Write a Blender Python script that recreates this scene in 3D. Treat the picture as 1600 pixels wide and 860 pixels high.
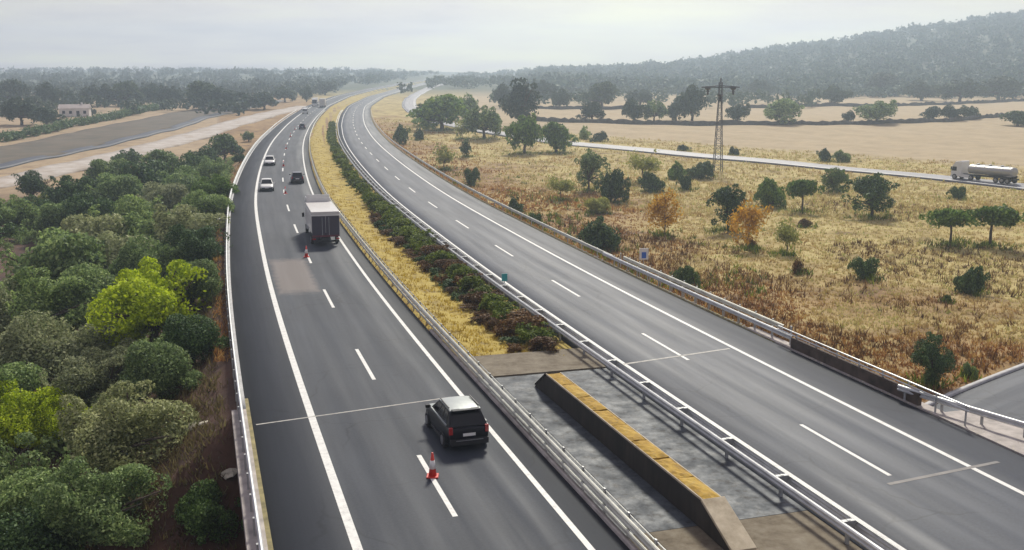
import bpy, math, random
import numpy as np
from mathutils import Vector, Matrix

for _o in list(bpy.data.objects):
    bpy.data.objects.remove(_o, do_unlink=True)
SC = bpy.context.scene
COL = SC.collection
random.seed(7)
RNG = np.random.default_rng(7)
R_ = math.radians

# ------------------------------------------------------------------ camera
F, CAMH, YH = 1600.0, 14.9, 120.0          # focal length in photo pixels, height, horizon row
PITCH = math.atan((430 - YH) / F)
cam_d = bpy.data.cameras.new('camera')
cam_d.sensor_width = 36.0
cam_d.lens = 36.0 * F / 1600.0
cam_d.clip_start = 0.5
cam_d.clip_end = 20000
cam = bpy.data.objects.new('camera', cam_d)
COL.objects.link(cam)
cam.location = (0, 0, CAMH)
cam.rotation_euler = (math.pi / 2 - PITCH, 0, 0)
SC.camera = cam

# ------------------------------------------------------------------ sky and sun (thin overcast, sun ahead and high)
SUN_EL, SUN_AZ = R_(42), R_(9)              # azimuth measured from +Y to +X
world = bpy.data.worlds.new('World')
SC.world = world
world.use_nodes = True
wt = world.node_tree
wt.nodes.clear()
WN = wt.nodes.new
WL = wt.links.new
w_out = WN('ShaderNodeOutputWorld')
w_bg = WN('ShaderNodeBackground')
w_bg.inputs['Strength'].default_value = 0.1
WL(w_bg.outputs[0], w_out.inputs[0])
w_sky = WN('ShaderNodeTexSky')
w_sky.sky_type = 'NISHITA'
w_sky.sun_disc = False
w_sky.sun_elevation = SUN_EL
w_sky.sun_rotation = SUN_AZ
w_sky.altitude = 300
w_sky.air_density = 1.0
w_sky.dust_density = 4.0
w_tc = WN('ShaderNodeTexCoord')
w_sep = WN('ShaderNodeSeparateXYZ')
WL(w_tc.outputs['Generated'], w_sep.inputs[0])


def wmath(op, a, b=None, clamp=False):
    n = WN('ShaderNodeMath')
    n.operation = op
    n.use_clamp = clamp
    for i, v in enumerate((a, b)):
        if v is None:
            continue
        if isinstance(v, (int, float)):
            n.inputs[i].default_value = v
        else:
            WL(v, n.inputs[i])
    return n.outputs[0]


# cloud deck: a plane overhead seen in perspective
zc = wmath('MAXIMUM', w_sep.outputs['Z'], 0.0)
den = wmath('ADD', zc, 0.09)
cx = wmath('DIVIDE', w_sep.outputs['X'], den)
cy = wmath('DIVIDE', w_sep.outputs['Y'], den)
w_cmb = WN('ShaderNodeCombineXYZ')
WL(cx, w_cmb.inputs[0])
WL(cy, w_cmb.inputs[1])
w_noi = WN('ShaderNodeTexNoise')
w_noi.inputs['Scale'].default_value = 0.42
w_noi.inputs['Detail'].default_value = 5
w_noi.inputs['Roughness'].default_value = 0.55
WL(w_cmb.outputs[0], w_noi.inputs['Vector'])
# veil of light round the hidden sun
w_dot = WN('ShaderNodeVectorMath')
w_dot.operation = 'DOT_PRODUCT'
WL(w_tc.outputs['Generated'], w_dot.inputs[0])
w_dot.inputs[1].default_value = (math.sin(SUN_AZ), math.cos(SUN_AZ), 0.0)
dpos = wmath('MAXIMUM', w_dot.outputs['Value'], 0.0)
glow = wmath('POWER', dpos, 13.0)
hz = wmath('SUBTRACT', 1.0, wmath('MULTIPLY', zc, 5.0), clamp=True)         # pale band low over the land
hz = wmath('POWER', hz, 1.5)
nz = wmath('MULTIPLY', wmath('SUBTRACT', w_noi.outputs['Fac'], 0.5), 2.3)
fac = wmath('ADD', wmath('ADD', wmath('MULTIPLY', glow, 0.54), wmath('MULTIPLY', hz, 0.26)), nz, clamp=False)
fac = wmath('ADD', fac, 0.06, clamp=True)
w_rmp = WN('ShaderNodeValToRGB')
w_rmp.color_ramp.elements[0].position = 0.0
w_rmp.color_ramp.elements[0].color = (0.30, 0.27, 0.37, 1)
w_rmp.color_ramp.elements[1].position = 1.0
w_rmp.color_ramp.elements[1].color = (1.0, 0.97, 0.62, 1)
e = w_rmp.color_ramp.elements.new(0.45)
e.color = (0.70, 0.63, 0.59, 1)
WL(fac, w_rmp.inputs[0])
w_scl = WN('ShaderNodeMix')
w_scl.data_type = 'RGBA'
w_scl.blend_type = 'MULTIPLY'
w_scl.inputs[0].default_value = 1.0
WL(w_rmp.outputs[0], w_scl.inputs[6])
w_scl.inputs[7].default_value = (5.9, 5.9, 5.9, 1)
w_mix = WN('ShaderNodeMix')
w_mix.data_type = 'RGBA'
w_mix.inputs[0].default_value = 0.9
WL(w_sky.outputs[0], w_mix.inputs[6])
WL(w_scl.outputs[2], w_mix.inputs[7])
WL(w_mix.outputs[2], w_bg.inputs['Color'])

sun_d = bpy.data.lights.new('sun', 'SUN')
sun_d.energy = 2.5
sun_d.angle = R_(9)
sun_d.color = (1.0, 0.95, 0.83)
sun = bpy.data.objects.new('sun', sun_d)
COL.objects.link(sun)
sun.location = (0, 0, 60)
sd = Vector((math.sin(SUN_AZ) * math.cos(SUN_EL), math.cos(SUN_AZ) * math.cos(SUN_EL), math.sin(SUN_EL)))
sun.rotation_euler = sd.to_track_quat('Z', 'Y').to_euler()

SC.view_settings.view_transform = 'Standard'
SC.view_settings.look = 'None'
SC.view_settings.exposure = 0.74
SC.view_settings.gamma = 1.0
SC.view_settings.use_curve_mapping = False
SC.render.engine = 'CYCLES'
SC.cycles.use_denoising = True
SC.cycles.max_bounces = 6
SC.cycles.diffuse_bounces = 2
SC.cycles.glossy_bounces = 2
SC.cycles.transmission_bounces = 4
SC.cycles.transparent_max_bounces = 8
SC.cycles.volume_bounces = 1
SC.cycles.sample_clamp_indirect = 4


# ------------------------------------------------------------------ materials
class NT:
    def __init__(self, name):
        self.m = bpy.data.materials.new(name)
        self.m.use_nodes = True
        self.t = self.m.node_tree
        self.b = self.t.nodes['Principled BSDF']
        self.tc = None

    def n(self, ty, **kw):
        nd = self.t.nodes.new(ty)
        for k, v in kw.items():
            setattr(nd, k, v)
        return nd

    def l(self, a, b):
        self.t.links.new(a, b)

    def coord(self, which='Object'):
        if self.tc is None:
            self.tc = self.n('ShaderNodeTexCoord')
        return self.tc.outputs[which]

    def noise(self, scale, detail=4, rough=0.55, src=None, stretch=None):
        nd = self.n('ShaderNodeTexNoise')
        nd.inputs['Scale'].default_value = scale
        nd.inputs['Detail'].default_value = detail
        nd.inputs['Roughness'].default_value = rough
        src = src or self.coord()
        if stretch:
            mp = self.n('ShaderNodeMapping')
            mp.inputs['Scale'].default_value = stretch
            self.l(src, mp.inputs[0])
            src = mp.outputs[0]
        self.l(src, nd.inputs['Vector'])
        return nd.outputs['Fac']

    def ramp(self, fac, stops, interp='LINEAR'):
        nd = self.n('ShaderNodeValToRGB')
        cr = nd.color_ramp
        cr.interpolation = interp
        while len(cr.elements) < len(stops):
            cr.elements.new(0.5)
        for el, (p, c) in zip(cr.elements, stops):
            el.position = p
            el.color = (c, c, c, 1) if isinstance(c, (int, float)) else (*c, 1)
        self.l(fac, nd.inputs[0])
        return nd.outputs[0]

    def mix(self, fac, a, b, mode='MIX'):
        nd = self.n('ShaderNodeMix', data_type='RGBA', blend_type=mode)
        for i, v in ((0, fac), (6, a), (7, b)):
            if isinstance(v, (int, float)):
                nd.inputs[i].default_value = v
            elif isinstance(v, tuple):
                nd.inputs[i].default_value = (*v, 1)
            else:
                self.l(v, nd.inputs[i])
        return nd.outputs[2]

    def math(self, op, a, b=None, clamp=False):
        nd = self.n('ShaderNodeMath', operation=op, use_clamp=clamp)
        for i, v in enumerate((a, b)):
            if v is None:
                continue
            if isinstance(v, (int, float)):
                nd.inputs[i].default_value = v
            else:
                self.l(v, nd.inputs[i])
        return nd.outputs[0]

    def bump(self, h, strength=0.3, dist=0.05):
        nd = self.n('ShaderNodeBump')
        nd.inputs['Strength'].default_value = strength
        nd.inputs['Distance'].default_value = dist
        self.l(h, nd.inputs['Height'])
        self.l(nd.outputs[0], self.b.inputs['Normal'])

    def set(self, color=None, rough=None, metal=None, **kw):
        for key, v in (('Base Color', color), ('Roughness', rough), ('Metallic', metal)):
            if v is None:
                continue
            if isinstance(v, (int, float)):
                self.b.inputs[key].default_value = v
            elif isinstance(v, tuple):
                self.b.inputs[key].default_value = (*v, 1)
            else:
                self.l(v, self.b.inputs[key])
        for k, v in kw.items():
            self.b.inputs[k].default_value = v
        return self.m


M = {}


def plain(name, color, rough=0.6, metal=0.0, var=0.12, scale=6.0, **kw):
    t = NT(name)
    nz = t.noise(scale, 4)
    c0 = tuple(max(0, c * (1 - var)) for c in color)
    c1 = tuple(min(1, c * (1 + var)) for c in color)
    t.set(t.ramp(nz, [(0.3, c0), (0.7, c1)]), rough, metal, **kw)
    M[name] = t.m
    return t.m


def asphalt(name, base, wear, rough, patch=False, spec=0.3):
    t = NT(name)
    uv = t.coord('UV')
    sep = t.n('ShaderNodeSeparateXYZ')
    t.l(uv, sep.inputs[0])
    # lateral metres in x: wheel paths 0.9 m either side of each lane centre (lane centres at +-1.75)
    a = t.math('ABSOLUTE', sep.outputs['X'])
    b = t.math('ABSOLUTE', t.math('SUBTRACT', a, 1.75))
    c = t.math('ABSOLUTE', t.math('SUBTRACT', b, 0.85))
    path = t.math('SUBTRACT', 1.0, t.math('MULTIPLY', c, 1.9), clamp=True)
    wob = t.noise(0.05, 3, src=uv, stretch=(6, 1, 1))
    path = t.math('MULTIPLY', path, wob)
    inl = t.math('LESS_THAN', a, 3.45)
    path = t.math('MULTIPLY', path, inl)
    fine = t.noise(9.0, 6, 0.7)
    big = t.noise(0.12, 4)
    streak = t.noise(0.35, 4, src=uv, stretch=(3.0, 0.12, 1))
    col = t.ramp(fine, [(0.25, tuple(x * 0.72 for x in base)), (0.75, tuple(x * 1.3 for x in base))])
    col = t.mix(t.math('MULTIPLY', path, 0.85), col, wear)
    col = t.mix(t.ramp(streak, [(0.38, 0.0), (0.7, 0.16)]), col, tuple(x * 1.35 for x in base))
    col = t.mix(t.ramp(big, [(0.35, 0.0), (0.7, 0.4)]), col, tuple(x * 0.62 for x in base))
    edge = t.math('SUBTRACT', 1.0, inl)
    col = t.mix(t.math('MULTIPLY', edge, 0.6), col, tuple(x * 0.6 for x in base))
    # hairline cracks
    vo = t.n('ShaderNodeTexVoronoi', feature='DISTANCE_TO_EDGE')
    vo.inputs['Scale'].default_value = 0.16
    wv = t.n('ShaderNodeVectorMath', operation='ADD')
    nv = t.n('ShaderNodeTexNoise')
    nv.inputs['Scale'].default_value = 0.8
    t.l(t.coord(), nv.inputs['Vector'])
    t.l(t.coord(), wv.inputs[0])
    t.l(nv.outputs['Color'], wv.inputs[1])
    t.l(wv.outputs[0], vo.inputs['Vector'])
    crack = t.math('SUBTRACT', 1.0, t.math('MULTIPLY', vo.outputs['Distance'], 75.0), clamp=True)
    crack = t.math('MULTIPLY', crack, t.ramp(big, [(0.45, 0.0), (0.6, 0.6)]))
    col = t.mix(crack, col, tuple(x * 0.4 for x in base))
    spots = t.noise(0.55, 3, 0.5)
    col = t.mix(t.ramp(spots, [(0.66, 0.0), (0.74, 0.45)]), col, tuple(x * 0.55 for x in base))
    if patch:      # old planed patch in the left lane, worn to the aggregate
        ny = t.math('MULTIPLY', t.math('SUBTRACT', t.noise(1.3, 5, 0.7), 0.5), 1.6)
        mx_ = t.math('MULTIPLY', t.math('SUBTRACT', 1.6, t.math('ABSOLUTE', t.math('ADD', sep.outputs['X'], 1.75))), 2.0)
        my_ = t.math('MULTIPLY', t.math('SUBTRACT', 7.5, t.math('ABSOLUTE', t.math('SUBTRACT', sep.outputs['Y'], 77.5))), 0.5)
        mk_ = t.math('ADD', t.math('MINIMUM', mx_, my_), ny, clamp=True)
        col = t.mix(t.math('MULTIPLY', mk_, 0.75), col, (0.20, 0.172, 0.155))
    rg = t.ramp(streak, [(0.3, rough - 0.08), (0.7, rough + 0.12)])
    t.set(col, rg)
    t.b.inputs['Specular IOR Level'].default_value = 0.22 if patch else spec
    t.bump(fine, 0.12, 0.02)
    M[name] = t.m


asphalt('asphalt', (0.042, 0.049, 0.063), (0.066, 0.075, 0.092), 0.66, True)
asphalt('asphalt_grey', (0.054, 0.063, 0.083), (0.090, 0.102, 0.128), 0.60)
asphalt('asphalt_pale', (0.21, 0.21, 0.23), (0.30, 0.30, 0.32), 0.5)

t = NT('road_paint')
nz = t.noise(3.0, 8, 0.8)
t.set(t.ramp(nz, [(0.28, (0.25, 0.25, 0.25)), (0.42, (0.62, 0.62, 0.59)), (0.6, (0.76, 0.76, 0.72))]), 0.6)
M['road_paint'] = t.m
t = NT('worn_patch')
nz = t.noise(1.2, 5, 0.7)
t.set(t.ramp(nz, [(0.3, (0.10, 0.095, 0.094)), (0.7, (0.19, 0.175, 0.165))]), 0.6)
M['worn_patch'] = t.m
plain('joint_mortar', (0.36, 0.35, 0.32), 0.7, var=0.3, scale=4)
plain('galvanised', (0.62, 0.63, 0.62), 0.42, 0.35, var=0.14, scale=2.0)
plain('galvanised_dull', (0.40, 0.41, 0.41), 0.55, 0.35, var=0.2, scale=2.0)
plain('rail_mossy', (0.60, 0.60, 0.52), 0.5, 0.25, var=0.2, scale=1.2)
plain('kerb_moss', (0.25, 0.215, 0.10), 0.9, var=0.4, scale=2)
plain('parapet_concrete', (0.085, 0.060, 0.045), 0.85, var=0.5, scale=1.3)
plain('deck_edge', (0.40, 0.36, 0.33), 0.8, var=0.3, scale=1.5)
plain('stone_pale', (0.52, 0.48, 0.38), 0.85, var=0.3, scale=3)
plain('dry_wall', (0.085, 0.085, 0.075), 0.9, var=0.4, scale=1)
plain('kerb_concrete', (0.42, 0.42, 0.42), 0.75, var=0.2, scale=1.5)

# concrete of the median slab: wet, stained
t = NT('slab_concrete')
a = t.noise(0.8, 7, 0.72)
b = t.noise(2.0, 8, 0.78)
col = t.ramp(a, [(0.3, (0.042, 0.049, 0.058)), (0.7, (0.105, 0.122, 0.138))])
col = t.mix(t.ramp(b, [(0.5, 0.0), (0.64, 0.9)]), col, (0.022, 0.020, 0.020))
t.set(col, t.ramp(a, [(0.35, 0.8), (0.65, 0.5)]))
t.b.inputs['Specular IOR Level'].default_value = 0.3
t.bump(b, 0.15, 0.02)
M['slab_concrete'] = t.m
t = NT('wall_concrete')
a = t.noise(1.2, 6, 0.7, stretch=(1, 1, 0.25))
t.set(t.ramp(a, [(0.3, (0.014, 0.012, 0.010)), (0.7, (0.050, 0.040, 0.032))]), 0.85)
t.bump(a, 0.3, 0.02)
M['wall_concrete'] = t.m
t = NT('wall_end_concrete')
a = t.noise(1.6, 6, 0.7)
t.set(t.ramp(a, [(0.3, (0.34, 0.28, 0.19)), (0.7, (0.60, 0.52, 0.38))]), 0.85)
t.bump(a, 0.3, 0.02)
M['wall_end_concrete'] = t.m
t = NT('lichen_top')
a = t.noise(1.3, 6, 0.75)
b = t.noise(6.0, 4, 0.7)
col = t.ramp(a, [(0.3, (0.22, 0.13, 0.025)), (0.5, (0.44, 0.27, 0.035)), (0.72, (0.56, 0.40, 0.09))])
col = t.mix(t.ramp(b, [(0.5, 0.0), (0.72, 0.5)]), col, (0.26, 0.20, 0.10))
t.set(col, 0.9)
t.bump(b, 0.5, 0.03)
M['lichen_top'] = t.m
t = NT('slab_dirt')
a = t.noise(1.2, 6, 0.75)
t.set(t.ramp(a, [(0.3, (0.085, 0.062, 0.036)), (0.5, (0.17, 0.14, 0.095)), (0.72, (0.24, 0.21, 0.155))]), 0.9)
t.bump(a, 0.4, 0.04)
M['slab_dirt'] = t.m

# ground: dry pasture, bare earth, forest floor: regions given by real land use (world position)
t = NT('ground')
pos = t.coord()
sep = t.n('ShaderNodeSeparateXYZ')
t.l(pos, sep.inputs[0])
n1 = t.noise(0.035, 5, 0.6)
n2 = t.noise(0.22, 6, 0.7)
n3 = t.noise(2.2, 5, 0.7)
straw = t.ramp(n2, [(0.30, (0.12, 0.070, 0.020)), (0.46, (0.37, 0.28, 0.095)), (0.60, (0.50, 0.41, 0.16)), (0.72, (0.30, 0.32, 0.085))])
brown = t.ramp(n2, [(0.3, (0.10, 0.045, 0.022)), (0.55, (0.28, 0.15, 0.06)), (0.75, (0.40, 0.26, 0.10))])
lu0 = t.math('ADD', sep.outputs['X'], t.math('MULTIPLY', sep.outputs['Y'], 0.29))
bank = t.math('MULTIPLY', t.math('MAXIMUM', t.math('SUBTRACT', 60.0, lu0), -14.0), 0.009)
near = t.mix(t.ramp(t.math('ADD', n1, bank), [(0.46, 0.0), (0.62, 0.8)]), straw, brown)
near = t.mix(t.ramp(n3, [(0.55, 0.0), (0.75, 0.45)]), near, (0.12, 0.09, 0.035))
pasture = t.ramp(n2, [(0.3, (0.33, 0.25, 0.14)), (0.7, (0.46, 0.36, 0.21))])
# pasture lies beyond the side road; its near edge runs with that road
edge = t.math('ADD', sep.outputs['Y'], t.math('MULTIPLY', sep.outputs['X'], 1.03))
pf = t.math('MULTIPLY', t.math('SUBTRACT', edge, 318.0), 0.06, clamp=True)
right = t.math('GREATER_THAN', sep.outputs['X'], -30)
col = t.mix(t.math('MULTIPLY', pf, right), near, pasture)
soil = t.ramp(n2, [(0.3, (0.035, 0.016, 0.010)), (0.6, (0.105, 0.052, 0.032)), (0.8, (0.20, 0.12, 0.065))])
lu = t.math('ADD', sep.outputs['X'], t.math('MULTIPLY', sep.outputs['Y'], 0.29))     # left of the motorway
lf = t.math('MULTIPLY', t.math('SUBTRACT', 3.2, lu), 0.6, clamp=True)
col = t.mix(lf, col, soil)
lfar = t.math('MULTIPLY', t.math('SUBTRACT', sep.outputs['Y'], 150.0), 0.02, clamp=True)
dryleft = t.ramp(n2, [(0.3, (0.22, 0.15, 0.09)), (0.5, (0.36, 0.26, 0.15)), (0.7, (0.44, 0.33, 0.19))])
col = t.mix(t.math('MULTIPLY', lf, lfar), col, dryleft)
ffar = t.math('MULTIPLY', t.math('SUBTRACT', sep.outputs['Y'], 640.0), 0.006, clamp=True)
col = t.mix(ffar, col, t.ramp(n1, [(0.35, (0.045, 0.066, 0.034)), (0.62, (0.085, 0.10, 0.052))]))
t.set(col, 0.95)
t.bump(n3, 0.5, 0.15)
M['ground'] = t.m

t = NT('median_ground')
a = t.noise(0.7, 6, 0.7)
t.set(t.ramp(a, [(0.3, (0.16, 0.11, 0.045)), (0.5, (0.40, 0.30, 0.06)), (0.75, (0.52, 0.42, 0.11))]), 0.95)
t.bump(a, 0.5, 0.1)
M['median_ground'] = t.m
t = NT('dirt_track')
a = t.noise(0.25, 6, 0.65)
t.set(t.ramp(a, [(0.3, (0.34, 0.27, 0.20)), (0.5, (0.46, 0.41, 0.36)), (0.7, (0.56, 0.52, 0.47))]), 0.95)
M['dirt_track'] = t.m
t = NT('ploughed_field')
a = t.noise(0.16, 6, 0.65)
w = t.n('ShaderNodeTexNoise')
t.set(t.ramp(a, [(0.3, (0.075, 0.066, 0.045)), (0.7, (0.145, 0.112, 0.075))]), 0.95)
M['ploughed_field'] = t.m


def foliage(name, dark, mid, light, hue_var=0.25, trans=0.34, bscale=0.9):
    """leaf material: colour by leaf-scale noise and a per-tree shift"""
    t = NT(name)
    oi = t.n('ShaderNodeObjectInfo')
    geo = t.n('ShaderNodeNewGeometry')
    rnd = geo.outputs['Random Per Island']
    big = t.noise(bscale, 3)
    f = t.math('ADD', t.math('MULTIPLY', rnd, 0.55), t.math('MULTIPLY', big, 0.45))
    col = t.ramp(f, [(0.2, dark), (0.5, mid), (0.8, light)])
    shift = t.ramp(oi.outputs['Random'], [(0.0, (1 - hue_var, 1 - hue_var, 1 - hue_var)), (0.5, (1, 1, 1)), (1.0, (1 + hue_var, 1 + hue_var * 0.8, 1 - hue_var * 0.3))])
    col = t.mix(1.0, col, shift, 'MULTIPLY')
    t.set(col, 0.65)
    t.b.inputs['Specular IOR Level'].default_value = 0.25
    tr = t.n('ShaderNodeBsdfTranslucent')
    t.l(col, tr.inputs[0])
    mx = t.n('ShaderNodeMixShader')
    mx.inputs[0].default_value = trans
    t.l(t.b.outputs[0], mx.inputs[1])
    t.l(tr.outputs[0], mx.inputs[2])
    out = [n for n in t.t.nodes if n.type == 'OUTPUT_MATERIAL'][0]
    t.l(mx.outputs[0], out.inputs[0])
    M[name] = t.m


foliage('leaf_oak', (0.086, 0.138, 0.054), (0.216, 0.320, 0.115), (0.446, 0.562, 0.219))
foliage('leaf_grey', (0.139, 0.166, 0.082), (0.310, 0.352, 0.178), (0.529, 0.552, 0.305), 0.18)
foliage('leaf_dark', (0.028, 0.060, 0.024), (0.076, 0.143, 0.047), (0.179, 0.284, 0.091), 0.2, 0.15)
foliage('leaf_mid', (0.052, 0.109, 0.021), (0.138, 0.241, 0.046), (0.287, 0.414, 0.092))
foliage('leaf_lime', (0.19, 0.28, 0.008), (0.45, 0.57, 0.020), (0.66, 0.77, 0.060), 0.1, 0.4)
foliage('leaf_pale', (0.184, 0.207, 0.052), (0.333, 0.368, 0.092), (0.483, 0.483, 0.149), 0.12, 0.4)
foliage('leaf_amber', (0.312, 0.169, 0.021), (0.598, 0.351, 0.039), (0.780, 0.494, 0.072), 0.12, 0.4)
foliage('leaf_oleander', (0.034, 0.062, 0.010), (0.120, 0.180, 0.024), (0.280, 0.340, 0.050), 0.2, 0.3)
foliage('leaf_rust', (0.058, 0.026, 0.016), (0.150, 0.078, 0.031), (0.273, 0.176, 0.065), 0.25, 0.2)
foliage('leaf_far', (0.034, 0.068, 0.039), (0.062, 0.108, 0.057), (0.105, 0.154, 0.083), 0.25, 0.15)
foliage('leaf_hedge', (0.065, 0.125, 0.050), (0.130, 0.220, 0.085), (0.220, 0.310, 0.130), 0.1, 0.2)
foliage('leaf_hill', (0.025, 0.063, 0.045), (0.059, 0.116, 0.075), (0.135, 0.189, 0.119), 0.0, 0.15, 0.02)
plain('bark', (0.085, 0.065, 0.05), 0.9, var=0.4, scale=5)


def grass_mat(name, stops_a, stops_b):
    t = NT(name)
    geo = t.n('ShaderNodeNewGeometry')
    n1 = t.noise(0.06, 4, 0.6)
    sp = t.n('ShaderNodeSeparateXYZ')
    t.l(t.coord(), sp.inputs[0])
    lu0 = t.math('ADD', sp.outputs['X'], t.math('MULTIPLY', sp.outputs['Y'], 0.29))
    n1 = t.math('ADD', n1, t.math('MAXIMUM', t.math('MULTIPLY', t.math('SUBTRACT', 59.0, lu0), 0.009), -0.12))
    n2 = t.noise(0.5, 4, 0.6)
    f = t.math('ADD', t.math('MULTIPLY', geo.outputs['Random Per Island'], 0.35), t.math('MULTIPLY', n2, 0.65))
    a = t.ramp(f, stops_a)
    b = t.ramp(f, stops_b)
    col = t.mix(t.ramp(n1, [(0.42, 0.0), (0.58, 1.0)]), a, b)
    t.set(col, 0.8)
    tr = t.n('ShaderNodeBsdfTranslucent')
    t.l(col, tr.inputs[0])
    mx = t.n('ShaderNodeMixShader')
    mx.inputs[0].default_value = 0.4
    t.l(t.b.outputs[0], mx.inputs[1])
    t.l(tr.outputs[0], mx.inputs[2])
    out = [n for n in t.t.nodes if n.type == 'OUTPUT_MATERIAL'][0]
    t.l(mx.outputs[0], out.inputs[0])
    M[name] = t.m


grass_mat('dry_grass', [(0.25, (0.22, 0.14, 0.045)), (0.42, (0.48, 0.37, 0.15)), (0.56, (0.66, 0.55, 0.26)), (0.66, (0.40, 0.41, 0.11)), (0.8, (0.24, 0.31, 0.065))],
          [(0.25, (0.10, 0.038, 0.016)), (0.40, (0.25, 0.105, 0.034)), (0.54, (0.42, 0.22, 0.065)), (0.66, (0.55, 0.36, 0.12)), (0.8, (0.30, 0.17, 0.05))])
grass_mat('median_grass', [(0.25, (0.36, 0.26, 0.040)), (0.5, (0.68, 0.52, 0.055)), (0.75, (0.76, 0.62, 0.11))],
          [(0.25, (0.28, 0.19, 0.035)), (0.5, (0.52, 0.38, 0.060)), (0.75, (0.66, 0.52, 0.12))])
grass_mat('bank_grass', [(0.25, (0.04, 0.020, 0.012)), (0.5, (0.11, 0.060, 0.036)), (0.75, (0.19, 0.13, 0.06))],
          [(0.25, (0.07, 0.05, 0.025)), (0.5, (0.15, 0.12, 0.05)), (0.75, (0.25, 0.22, 0.09))])

# vehicles
def paint(name, col, metal=0.0, rough=0.3, coat=0.5):
    t = NT(name)
    nz = t.noise(3.0, 3)
    t.set(t.ramp(nz, [(0.3, tuple(c * 0.92 for c in col)), (0.7, col)]), rough, metal)
    t.b.inputs['Coat Weight'].default_value = coat
    t.b.inputs['Coat Roughness'].default_value = 0.08
    M[name] = t.m


paint('paint_navy', (0.005, 0.006, 0.010), 0.0, 0.35, 0.0)
M['paint_navy'].node_tree.nodes['Principled BSDF'].inputs['Specular IOR Level'].default_value = 0.3
paint('pale_metallic', (0.40, 0.43, 0.41), 0.6, 0.3)  # paler metallic tone than the body, for the nearest car's roof, bonnet and window trim
paint('paint_white', (0.78, 0.78, 0.75), 0.0, 0.4, 0.4)
paint('paint_offwhite', (0.62, 0.60, 0.57), 0.0, 0.45, 0.3)
paint('paint_dark', (0.020, 0.020, 0.030))
paint('paint_purple', (0.030, 0.022, 0.060))
paint('tail_red', (0.38, 0.012, 0.012), 0.0, 0.2)
paint('lamp_clear', (0.75, 0.75, 0.72), 0.0, 0.12)
paint('plate_white', (0.80, 0.80, 0.76), 0.0, 0.4, 0.1)
paint('plate_black', (0.02, 0.02, 0.02), 0.0, 0.4, 0.1)
paint('truck_rear', (0.040, 0.032, 0.055), 0.0, 0.45, 0.3)
paint('rear_red', (0.13, 0.018, 0.035), 0.0, 0.45, 0.1)
paint('cone_red', (0.66, 0.045, 0.03), 0.0, 0.5, 0.1)
paint('cone_white', (0.84, 0.82, 0.78), 0.0, 0.45, 0.1)
paint('tank_metal', (0.44, 0.43, 0.40), 0.35, 0.42, 0.0)
paint('sign_white', (0.78, 0.82, 0.86), 0.0, 0.4, 0.1)
paint('sign_blue', (0.03, 0.14, 0.62), 0.0, 0.4, 0.1)
paint('marker_teal', (0.05, 0.36, 0.36), 0.0, 0.4, 0.1)
paint('pylon_steel', (0.09, 0.095, 0.11), 0.2, 0.6, 0.0)
paint('porcelain', (0.05, 0.05, 0.06), 0.0, 0.4, 0.3)
plain('rubber', (0.018, 0.018, 0.019), 0.8)
plain('black_plastic', (0.020, 0.020, 0.022), 0.55)
plain('rim_alloy', (0.35, 0.35, 0.36), 0.35, 0.7)
plain('house_wall', (0.70, 0.66, 0.62), 0.85, scale=0.8)
plain('house_roof', (0.42, 0.36, 0.33), 0.85, scale=0.8)
t = NT('car_glass')
t.set(t.ramp(t.noise(1.0, 2), [(0.3, (0.008, 0.009, 0.012)), (0.7, (0.014, 0.015, 0.02))]), 0.08)
t.b.inputs['Specular IOR Level'].default_value = 0.3
M['car_glass'] = t.m


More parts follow.
